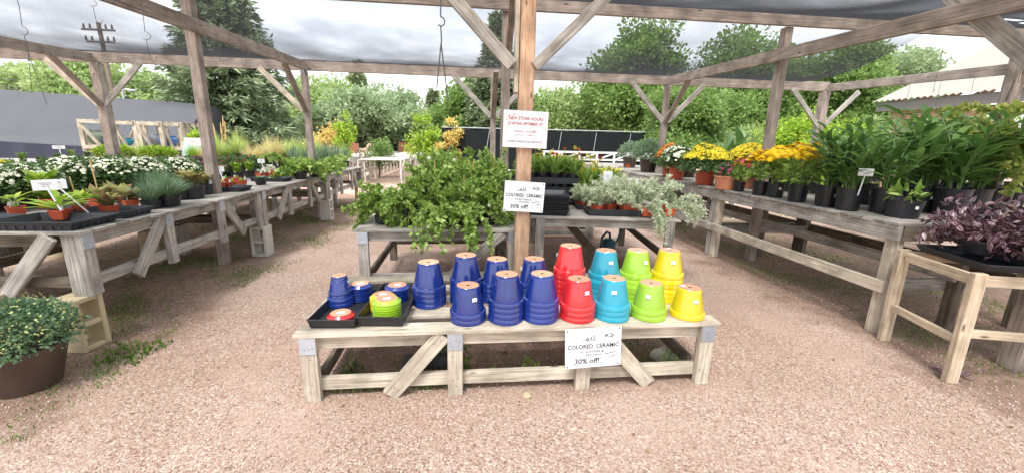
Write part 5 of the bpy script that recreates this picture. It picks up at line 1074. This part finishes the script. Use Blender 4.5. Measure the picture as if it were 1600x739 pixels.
# black landscape cloth scrap and stone under the table
V = []; q = P(675, 568, 0); nx = 16
for i in range(nx+1):
    for j in range(7): V.append((q[0]-.2+.42*i/nx, q[1]-.08+.2*j/6, .012+.045*abs(math.sin(i*.9+j*.7))*math.sin(math.pi*i/nx)*math.sin(math.pi*(j+.5)/7)))
Fs = [(i*7+j, (i+1)*7+j, (i+1)*7+j+1, i*7+j+1) for i in range(nx) for j in range(6)]; tag(arr('cloth_scrap', np.array(V), np.array(Fs), PLB), 'crumpled black plastic scrap under the low bench', 'plastic scrap')
mb = MB(); mb.lathe([(.001,.08),(.07,.075),(.11,.05),(.12,.02),(.1,0)], 9); o = mb.build('stone', CON2, None, P(1040,555,0), .4); o.scale = (1.3,.7,.6); tag(o, 'pale flat stone under the right of the low bench', 'stone')
mb = MB(); mb.lathe([(.001,.025),(.02,.022),(.03,.01),(.026,0)], 8); o = mb.build('stone', CON, None, P(823,619,0), .4); tag(o, 'small round tan stone at the foot of the low bench', 'stone')
# ------------------------------------------------------------------ nursery yard behind
YB = 'empty slatted benches in the yard'
for k_, (xx, lb) in enumerate(((-2.35,'long empty slatted bench in the yard, right one of the three'),(-4.1,'long empty slatted bench in the yard, middle one of the three'),(-5.9,'long empty slatted bench in the yard, left one of the three'))):
    back_table(xx, xx+13, 14.2+.2*k_, 15.6+.2*k_, .85, lb, YB, .075, rotz=R_(90))
for k_, yy in enumerate((17, 20.5)): back_table(-1.2, 4.2, yy, yy+1.6, .85, ['empty slatted bench beyond the vines in the yard, nearer one','empty slatted bench beyond the vines in the yard, farther one'][k_], YB, .08)
back_table(-.6, 1.3, 9.8, 11.0, .8, 'empty slatted bench behind the middle post', YB, .09); WW = simple('white_paint', (.72,.7,.66), .7, noise=.15)
lf = E('lattice_rail', (aty(850,240,12.6)[0], 12.6, 0), 0, 'low white lattice rail in front of the black screen fence', 'fence'); LL = aty(1040,240,12.6)[0]-aty(850,240,12.6)[0]; zt_ = 1.26
MB().beam((0,0,zt_), (LL,0,zt_), .06, .04, (0,0,1)).build('rail', WW, lf); MB().beam((0,0,zt_-.22), (LL,0,zt_-.22), .05, .04, (0,0,1)).build('rail', WW, lf)
for k in range(8): MB().beam((k*LL/7,0,0), (k*LL/7,0,zt_+.03), .06, .05, (1,0,0)).build('post', WW, lf)
for k in range(7): MB().beam((k*LL/7+.05,-.03,zt_-.2), ((k+1)*LL/7-.05,-.03,zt_-.03), .04, .02, (0,0,1)).build('brace', WW, lf)
# black screen fence
fo = E('screen_fence', (0, 14, 0), 0, 'black screen fence with a white top pipe behind the yard', 'fence'); PIPE = simple('white_pipe', (.36,.38,.4), .4)
x0, x1 = aty(690, 202, 14)[0], aty(1022, 206, 14)[0]; SCR = simple('black_screen', (.010,.012,.012), .95, spec=.1, noise=.5, nscale=2)
mb = MB(); nx = 60
for i in range(nx+1):
    x = x0+(x1-x0)*i/nx
    for z, dy in ((.3,0),(.9,.02),(1.5,-.01),(1.93,.0)): mb.v.append(Vector((x, dy+.03*math.sin(i*.9+z*3), z)))
for i in range(nx):
    for j in range(3): a = i*4+j; mb.face((a, a+4, a+5, a+1))
mb.build('screen', SCR, fo, smooth=True); MB().tube([(x0,0,1.95),(x1,0,1.97)], .016, 8).build('top_pipe', PIPE, fo)
for i in range(6): x = x0+(x1-x0)*(i+.3)/6; MB().tube([(x-.12,-.25,.3),(x-.1,-.2,1.3),(x,-.06,1.9)], .008, 6).build('hoop_post', PIPE, fo)
# tarp covered hoop house
th = E('hoop_house', (0,0,0), 0, 'long low building covered with dark grey tarp at the left', 'building')
TARP = simple('grey_tarp', (.042,.043,.048), .6, noise=.3, nscale=.9, bump=.3)
a = np.array(aty(-260, 121, 17)); b_ = np.array(aty(325, 164, 17)); V = []; nx = 50; prof = [(0,0),(-.15,-.5),(-1.0,-1.2),(-2.2,-1.85)]
for i in range(nx+1):
    t = i/nx; c = a*(1-t)+b_*t
    for k, (dy, dz) in enumerate([(-2.6, 1.12-3.1),(-2.45,-1.62),(-1.9,-1.3),(-1.0,-.7),(-.4,-.25),(0,0),(.6,-.1),(2,-1),(3.2,-2.7)]):
        V.append((c[0]+.3*(k == 0), c[1]+dy, max(.02, c[2]+dz+.03*math.sin(i*1.3+k)*(1 if 0 < k < 5 else .3))))
K = 9; Fs = [(i*K+j, (i+1)*K+j, (i+1)*K+j+1, i*K+j+1) for i in range(nx) for j in range(K-1)]; arr('tarp_cover', np.array(V), np.array(Fs), TARP, th)
ms_ = V[-K:]; me = MB(); me.v = [Vector(q) for q in ms_]+[Vector((ms_[-1][0], ms_[-1][1], 0)), Vector((ms_[0][0], ms_[0][1], 0))]; me.face(list(range(len(me.v)))); me.build('end_wall', TARP, th)
V = []
for i in range(41):
    t = i/40; c = a*(1-t)+b_*t
    for k in range(4): V.append((c[0]+.02*k, c[1]-2.66-.06*math.sin(i*1.9+k*1.4)-.05*k, max(.01, c[2]-1.66-(c[2]-1.66)*k/3)))
arr('lower_skirt', np.array(V), np.array([(i*4+j, (i+1)*4+j, (i+1)*4+j+1, i*4+j+1) for i in range(40) for j in range(3)]), simple('black_skirt', (.012,.013,.03), .35), th)
# utility pole, wires, lamp
q = aty(162, 60, 30); up = E('utility_pole', (q[0], 30, 0), 0, 'wooden utility pole with two cross arms behind the shade cloth', 'utility pole')
tp = aty(156, 36, 30)[2]; MB().tube([(0,0,0),(-.15,0,tp)], [.15,.11], 10).build('pole', BARK, up)
for z, hw in ((tp-.45, .95), (tp-1.15, .8)):
    MB().box((-.1, -.15, z), (hw*2, .1, .1)).build('cross_arm', BARK, up)
    for x in (-.8,-.45,.45,.8): MB().lathe([(.05,0),(.07,.08),(.04,.14),(.06,.2),(.02,.26)], 8, c=(x-.1,-.15,z+.08), cap1=True).build('insulator', BRN, up)
MB().lathe([(.001,0),(.28,.02),(.28,.8),(.001,.85)], 12, c=(-1.9,0,tp-2.2)).build('transformer', simple('grey_metal', (.3,.31,.33), .5), up) if False else None
for i, (ya, yb) in enumerate(((108,124),(117,133),(128,143),(131,147))):
    A = Vector(aty(-150, ya-12, 30)); B = Vector(aty(420, yb+8, 31)); pts = [A.lerp(B, t/10)+Vector((0,0,-.5*math.sin(math.pi*t/10))) for t in range(11)]
    mb = MB(); mb.tube(pts, .018, 4); tag(mb.build('power_line', simple('cable%d' % i, (.1,.1,.1), .6)), ['topmost power line at the far left','second power line from the top at the far left','third power line from the top at the far left','lowest power line at the far left'][i], 'power line', 'power lines')
q = aty(203, 185, 20); zt = aty(195, 140, 20)[2]; lo = E('street_lamp', (q[0], 20, 0), 0, 'thin curved grey street lamp above the tarp roof', 'street lamp'); MET = simple('lamp_metal', (.5,.52,.55), .4, .5)
MB().tube([(0,0,0),(-.1,0,zt-.2),(-.08,0,zt-.05),(.05,0,zt),(.2,0,zt-.02)], .04, 8).build('mast', MET, lo); MB().box((.3,0,zt-.04), (.28,.14,.07)).build('lamp_head', MET, lo, bev=.02)
# shed on the right with corrugated roof
sd = E('open_shed', (0,0,0), 0, 'open timber shed with corrugated pale metal roof on the right', 'building'); ROOF = simple('corrugated_metal', (.25,.235,.2), .55, .0, noise=.12, nscale=3)
xe, ze, sl_ = 10.5, 2.76, math.tan(R_(26)); V = []; ny = 200; y0, y1 = 3.0, 10.1
for i in range(ny+1):
    y = y0+(y1-y0)*i/ny; w_ = .022*math.sin(i*math.pi/2.0)
    for k in range(6): x = k*1.7; V.append((xe+x, y, ze+x*sl_+w_))
arr('roof', np.array(V), np.array([(i*6+j, (i+1)*6+j, (i+1)*6+j+1, i*6+j+1) for i in range(ny) for j in range(5)]), ROOF, sd)
MB().beam((xe+.1, y0, ze-.14), (xe+.1, y1-.05, ze-.14), .22, .05, (0,0,1)).build('fascia', simple('dark_fascia', (.2,.18,.17), .7), sd)
MB().beam((xe+.3, y0, ze-.36), (xe+.3, y1-.3, ze-.36), .2, .08, (0,0,1)).build('eave_beam', WO, sd)
for y in (9.6, 6.6, 3.6): MB().beam((xe+.35, y, 0), (xe+.35, y, ze-.3), .14, .14).build('post', WO, sd)
for y in (9.6, 6.6, 3.6): MB().beam((xe+4.5, y, 0), (xe+4.5, y, ze+1.5), .14, .14).build('post', WO, sd)
rf = MB(); y = 3.2
while y < 10: rf.beam((xe+.1, y, ze-.12), (xe+5, y, ze-.12+4.9*sl_), .05, .14, (0,1,0)); y += .6
rf.build('rafters', WO, sd)
# grey trailer
tl = E('white_trailer', (0,0,0), 0, 'long pale grey trailer parked behind the open shed', 'trailer'); TRM = simple('trailer_panel', (.5,.53,.58), .45, noise=.05, nscale=2); x0, x1 = aty(1405,190,17)[0], aty(1600,190,17)[0]+2; z1 = aty(1420,186,17)[2]
MB().box(((x0+x1)/2, 18.2, (z1+.5)/2), (x1-x0, 2.4, z1-.5)).build('body', TRM, tl, bev=.05)
MB().box(((x0+x1)/2, 18.2, z1+.03), (x1-x0+.1, 2.5, .06)).build('roof_edge', WHT, tl)
for k in range(5): MB().box((x0+1.2+k*1.7, 16.985, z1-.75), (.7, .03, .5)).build('window', simple('window_glass%d' % k, (.12,.16,.22), .1), tl)
for x in (x0+1.5, x0+2.4, x1-3): MB().lathe([(.35,-.1),(.38,-.05),(.38,.05),(.35,.1)], 20, cap0=True, cap1=True).build('wheel', PLB, tl, (x, 17.1, .38)).rotation_euler = (R_(90),0,0)
# statue pair and rusty board, blue drum
q = aty(567, 238, 16.8); ho = E('stone_statue', (q[0], 15.2, .85), R_(20), 'small tan stone horse statue on the far slatted bench', 'statue'); STN = simple('tan_stone', (.5,.38,.27), .9, noise=.2)
mb = MB(); mb.tube([(-.3,0,.45),(-.2,0,.5),(0,0,.47),(.2,0,.5),(.28,0,.52)], [.08,.15,.14,.16,.1], 10); mb.tube([(.22,0,.52),(.33,0,.72),(.38,0,.86)], [.12,.08,.07], 9); mb.tube([(.34,0,.87),(.46,0,.84),(.58,0,.74)], [.07,.075,.045], 9)
for x, y in ((-.22,-.08),(-.2,.08),(.2,-.08),(.22,.08)): mb.tube([(x,y,.45),(x+.02,y,.22),(x,y,0)], [.075,.035,.045], 8)
mb.tube([(-.3,0,.5),(-.42,0,.38),(-.42,0,.15)], [.03,.045,.02], 7); mb.tube([(.35,-.03,.92),(.35,-.035,1.0)], [.025,.005], 5); mb.tube([(.35,.03,.92),(.35,.035,1.0)], [.025,.005], 5); mb.build('body', STN, ho, smooth=True); ho.scale = (.55,.55,.55); ho.location.x = aty(567,238,15.2)[0]
q = aty(540, 240, 15.0); li = E('stone_statue', (q[0]+.35, 15.3, .85), 0, 'round tan carved stone ball statue on the slatted bench', 'statue'); li.scale = (.6,.6,.6); li.location.x = aty(544,240,15.3)[0]; MB().lathe([(.16,0),(.18,.05),(.1,.08),(.2,.18),(.24,.32),(.2,.46),(.1,.53),(.001,.55)], 16, cap0=True).build('body', STN, li, smooth=True)
RUST = simple('rusted_steel', (.22,.09,.05), .9, noise=.3, nscale=6)
for i, (px, y) in enumerate(((524,20),(540,20),(632,24))):
    q = aty(px, 232, y); mb = MB(); mb.beam((0,0,0), (.15,0,1.35), .9, .06, (1,0,0)); tag(mb.build('rusty_panel', RUST, None, (q[0], y, 0), .2), ['rusty brown panel left under the yellow tree','rusty brown panel right of the first under the yellow tree','leaning rusty panel behind the slatted benches'][i], 'panel', 'rusty panels')
q = aty(402, 215, 22); mb = MB(); mb.box((0,0,.9), (3.0,.8,1.5)); tag(mb.build('blue_container', simple('blue_paint', (.06,.12,.32), .5), None, (q[0], 22, 0), 0, bev=.03), 'blue container glimpsed under the spruce', 'container')
# ------------------------------------------------------------------ trees
def tree(name, loc, H, W, label, lv, group=None, nclump=90, per=150, ls=.2, trunk_h=.25, bark=BARK, seed=0, shape='round', trunk_r=None, lean=(0,0), openness=1.0):
    rn = np.random.default_rng(seed); o = E(name, loc, 0, label, 'tree', group); tr = trunk_r or H*.018
    c = []; 
    nl = 7 if shape != 'column' else 5; lobes = []
    for i in range(nl):
        a = rn.random()*6.28; q = rn.random()**.5*.55; zz = trunk_h+.12+(1-trunk_h-.3)*rn.random()
        lobes.append((math.cos(a)*W/2*q*(1.2-zz*.6), math.sin(a)*W/2*q*(1.2-zz*.6), H*zz, W*rn.uniform(.2,.34), H*rn.uniform(.12,.22)))
    lobes.append((0,0,H*.8,W*.22,H*.18)); lobes.append((0,0,H*.5,W*.36,H*.25))
    for i in range(nclump):
        lx, ly, lz_, lr, lh = lobes[rn.integers(len(lobes))]; v = rn.normal(size=3); v /= np.linalg.norm(v); q = rn.random()**.4
        c.append((lx+v[0]*lr*q, ly+v[1]*lr*q, min(H, max(H*trunk_h*.7, lz_+v[2]*lh*q))))
    c = np.array(c); mb = MB(); mb.tube([(0,0,0),(lean[0]*.4,lean[1]*.4,H*trunk_h),(lean[0],lean[1],H*.85)], [tr*1.3, tr, tr*.25], 9)
    for q in c[::max(1, nclump//22)]:
        b0 = H*trunk_h*rn.uniform(.7,1.6); b0 = min(b0, q[2]*.9); f_ = b0/H; mb.tube([(lean[0]*f_, lean[1]*f_, b0), (q[0]*.55, q[1]*.55, (b0+q[2])/2+H*.02), tuple(q)], [tr*.45, tr*.28, tr*.08], 6, cap=False)
    mb.build('trunk', bark, o, smooth=True)
    sg = (W*.07*openness)*rn.uniform(.6, 1.35, size=nclump); n = nclump*per
    ci = np.repeat(np.arange(nclump), per); dv = rn.normal(size=(n,3)); dv /= np.maximum(1, np.linalg.norm(dv, axis=1, keepdims=True)/1.9); p = c[ci]+dv*sg[ci][:, None]*np.array([1,1,.75])
    ax = dv+rn.normal(size=(n,3)); s = ls*(.6+.8*rn.random(n)); V, Fc = inst(T_DIA, p, ax, UP+rn.normal(size=(n,3))*.8, s*.62, s); arr('crown', V, Fc, LV[lv], o); return o
def spruce(loc, H, W, label, seed, nb=150, group='spruces', base=.06, lsz=1.0):
    rn = np.random.default_rng(seed); o = E('spruce_tree', loc, 0, label, 'tree', group); mb = MB(); mb.tube([(0,0,0),(0,0,H*.97)], [H*.022,H*.003], 9); PP = []; AA = []
    for i in range(nb):
        t = (i+.5)/nb; z = H*(base+(1-base)*t**.92); L = W/2*(1-t)**.95*rn.uniform(.72,1.12)+.08*W*.2; a = i*2.399+rn.normal()*.2
        d_ = np.array([math.cos(a), math.sin(a)]); k = max(5, int(L/.28)); pts = []
        for j in range(k+1):
            s = j/k; pts.append((d_[0]*L*s, d_[1]*L*s, z-L*.28*s+L*.2*s*s))
        mb.tube(pts, [.05*(1-.8*j/k) for j in range(k+1)], 4, cap=False); pts = np.array(pts)
        m = int(30+95*L); s = rn.random(m)**.7; idx = np.minimum((s*k).astype(int), k-1); fr = s*k-idx; c = pts[idx]*(1-fr[:, None])+pts[idx+1]*fr[:, None]
        side = rn.normal(size=m)*(.06+.3*L*.5*(1-s*.75)); tn = np.array([-d_[1], d_[0]]); c[:, :2] += tn*side[:, None]; c[:, 2] += rn.normal(size=m)*.09-np.abs(side)*.28
        ax = np.stack([d_[0]*.8+tn[0]*np.sign(side)*.8, d_[1]*.8+tn[1]*np.sign(side)*.8, -.15+rn.normal(size=m)*.35], 1); PP.append(c); AA.append(ax+rn.normal(size=(m,3))*.25)
    mb.build('trunk', BARK, o); PP = np.concatenate(PP); AA = np.concatenate(AA); n = len(PP); s = (.6+.7*rn.random(n))*lsz; V, Fc = inst(T_DIA, PP, AA, UP+rn.normal(size=(n,3))*.5, .085*s, .34*s); arr('crown', V, Fc, LV['spruce'], o); return o
def gx(px, y): return aty(px, 215, y)[0]
spruce((gx(368,20), 20, 0), 9.6, 6.9, 'big blue-grey spruce behind the tall left post', 1, 210, base=.04)
spruce((gx(775,24), 24, 0), aty(775,22,24)[2], 5.6, 'dark spruce behind the middle post', 2, 170, lsz=1.1)
spruce((gx(678,48), 48, 0), aty(678,142,48)[2], 3.6, 'distant slim pale conifer left of the dark spruce', 5, 70, lsz=2.)
tt = [(150,32,1.0,'treelt',8.2,9,'light green tree above the left end of the tarp roof'),(245,34,1,'treelt',8.0,10,'light green tree above the right end of the tarp roof'),(80,36,1,'treelt',7.6,6,'light green tree at the far left beyond the power lines'),
 (505,30,1,'treelt',8.0,7,'mid green tree just right of the big spruce'),(548,25,1,'treegr',6.6,5.5,'grey-green tree left of centre'),(610,27,1,'treegr',7.0,7,'broad grey-green tree in the centre gap'),(650,34,1,'treelt',6.4,6.5,'green tree behind the centre gap'),
 (728,26,1,'tree',7.0,5,'green tree left of the dark spruce'),(868,24,1,'treelt',6.0,5.5,'round light green tree right of the middle post'),(945,24,1,'treelt',6.2,4.6,'light green tree with visible trunk behind the screen fence'),
 (985,21,1,'tree',9.6,6.2,'tall tree whose top shows through the shade cloth'),(1035,24,1,'treelt',6.4,5,'grey-green tree behind the right end of the screen fence'),
 (1140,17,1,'tree',8.2,6.2,'large dark green tree right of the rear post'),(1230,20,1,'tree',9.0,6.5,'tall tree behind the tall right post'),(1300,16,1,'tree',7.4,5,'tree seen over the outer right beam'),(1395,17,1,'treegr',7.6,5,'leaning pale-trunked tree left of the shed'),(1080,13.5,1,'tree',3.9,3.6,'bushy green tree behind the yellow chrysanthemums')]
TOPS = [100,118,108,124,152,146,182,132,138,120,32,128,42,90,60,62,138]
for i, (px, y, _, lv, H, W, lb) in enumerate(tt):
    tree('broadleaf_tree', (gx(px,y), y, 0), aty(px, TOPS[i], y)[2], W, lb, lv, 'background trees', seed=10+i, nclump=120, per=330 if y < 22 else 230, ls=.011*y-.04 if y < 22 else .0085*y, trunk_h=.22, lean=(1.2,0) if px == 1395 else (0,0), bark=BARKL if px in (1395,945) else BARK)
tree('broadleaf_tree', (gx(567,60), 60, 0), aty(567,92,60)[2], 2.6, 'tall narrow tree sticking up in the distance behind the centre gap', 'treegr', 'background trees', seed=60, nclump=80, per=110, ls=.5, shape='column')
bs = [(1175,12.5,2.7,3.2,'treelt'),(1225,11,2.3,2.2,'lime'),(1262,10.5,2.6,1.8,'lime'),(1130,15,3.6,3.6,'tree'),(1310,12,2.4,2.6,'lime'),(1350,14,2.6,3.0,'treelt'),(1285,9.6,1.9,1.6,'lime'),(1440,15,2.2,4,'tree'),(1195,16,4,4,'tree'),(1520,24,4.0,8,'tree'),(1600,24,4.0,8,'tree')]
for i, (px, y, H, W, lv) in enumerate(bs):
    tree('shrub', (gx(px,y), y, 0), H, W, ['light green shrub left of the tall right post','lime shrub behind the golden daisies','taller lime shrub left of the outer right post','dense green shrub behind the broad-leaved plants','lime shrub behind the outer right post','light shrub left of the orange timber post','small lime shrub nearest the benches','green shrub under the shed eave','dense shrub at the tree line right of centre','far bush behind the trailer, left','far bush behind the trailer, right'][i], lv, 'shrubs on the right', seed=80+i, nclump=70, per=170, ls=.075 if y < 14 else .14, trunk_h=.08)
yt = [(516,15.5,2.5,1.7,'yellow','yellow-leaved young tree, left one near the slatted benches'),(541,15,2.3,1.2,'lime','lime young tree beside the yellow one'),(706,14,2.4,1.1,'yellow','golden young tree right of the centre gap'),(660,15,2.6,1.4,'lime','pale lime young tree, taller one in the centre gap'),(676,14.5,1.9,1.0,'lime','short lime young tree in the centre gap'),(590,17,1.7,1.6,'tree','green bushy shrub behind the slatted benches'),(310,10.4,1.75,.6,'lime','small yellowing shrub left of the tall left post')]
for i, (px, y, H, W, lv, lb) in enumerate(yt): tree('young_tree', (gx(px,y), y, 0), H, W, lb, lv, 'young nursery trees', seed=120+i, nclump=34, per=60, ls=.085, trunk_h=.35, trunk_r=.018)
# far tree line, too dense to count
VV = []
for i in range(260):
    x = -95+190*i/260+RN.normal()*1.5; y = 62+RN.random()*14; H = 5+3.2*RN.random(); m = 130; dv = RN.normal(size=(m,3)); p = np.array([x, y, H*.5])+dv*np.array([1.7,1.4,H*.26]); VV.append(inst(T_DIA, p, dv+rs(m), UP+rs(m)*.8, .55, .9))
V, Fc = join(*VV); V[:, 2] = np.maximum(V[:, 2], 0); tag(arr('far_woods', V, Fc, LV['treegr']), 'far line of woods behind the yard', 'woods', kind='stuff')

for o in bpy.data.objects:
    if o.get('label') and len(o['label'].split()) > 16: print('LONG', o.name, o['label'], file=open('/tmp/w/long.txt','a'))
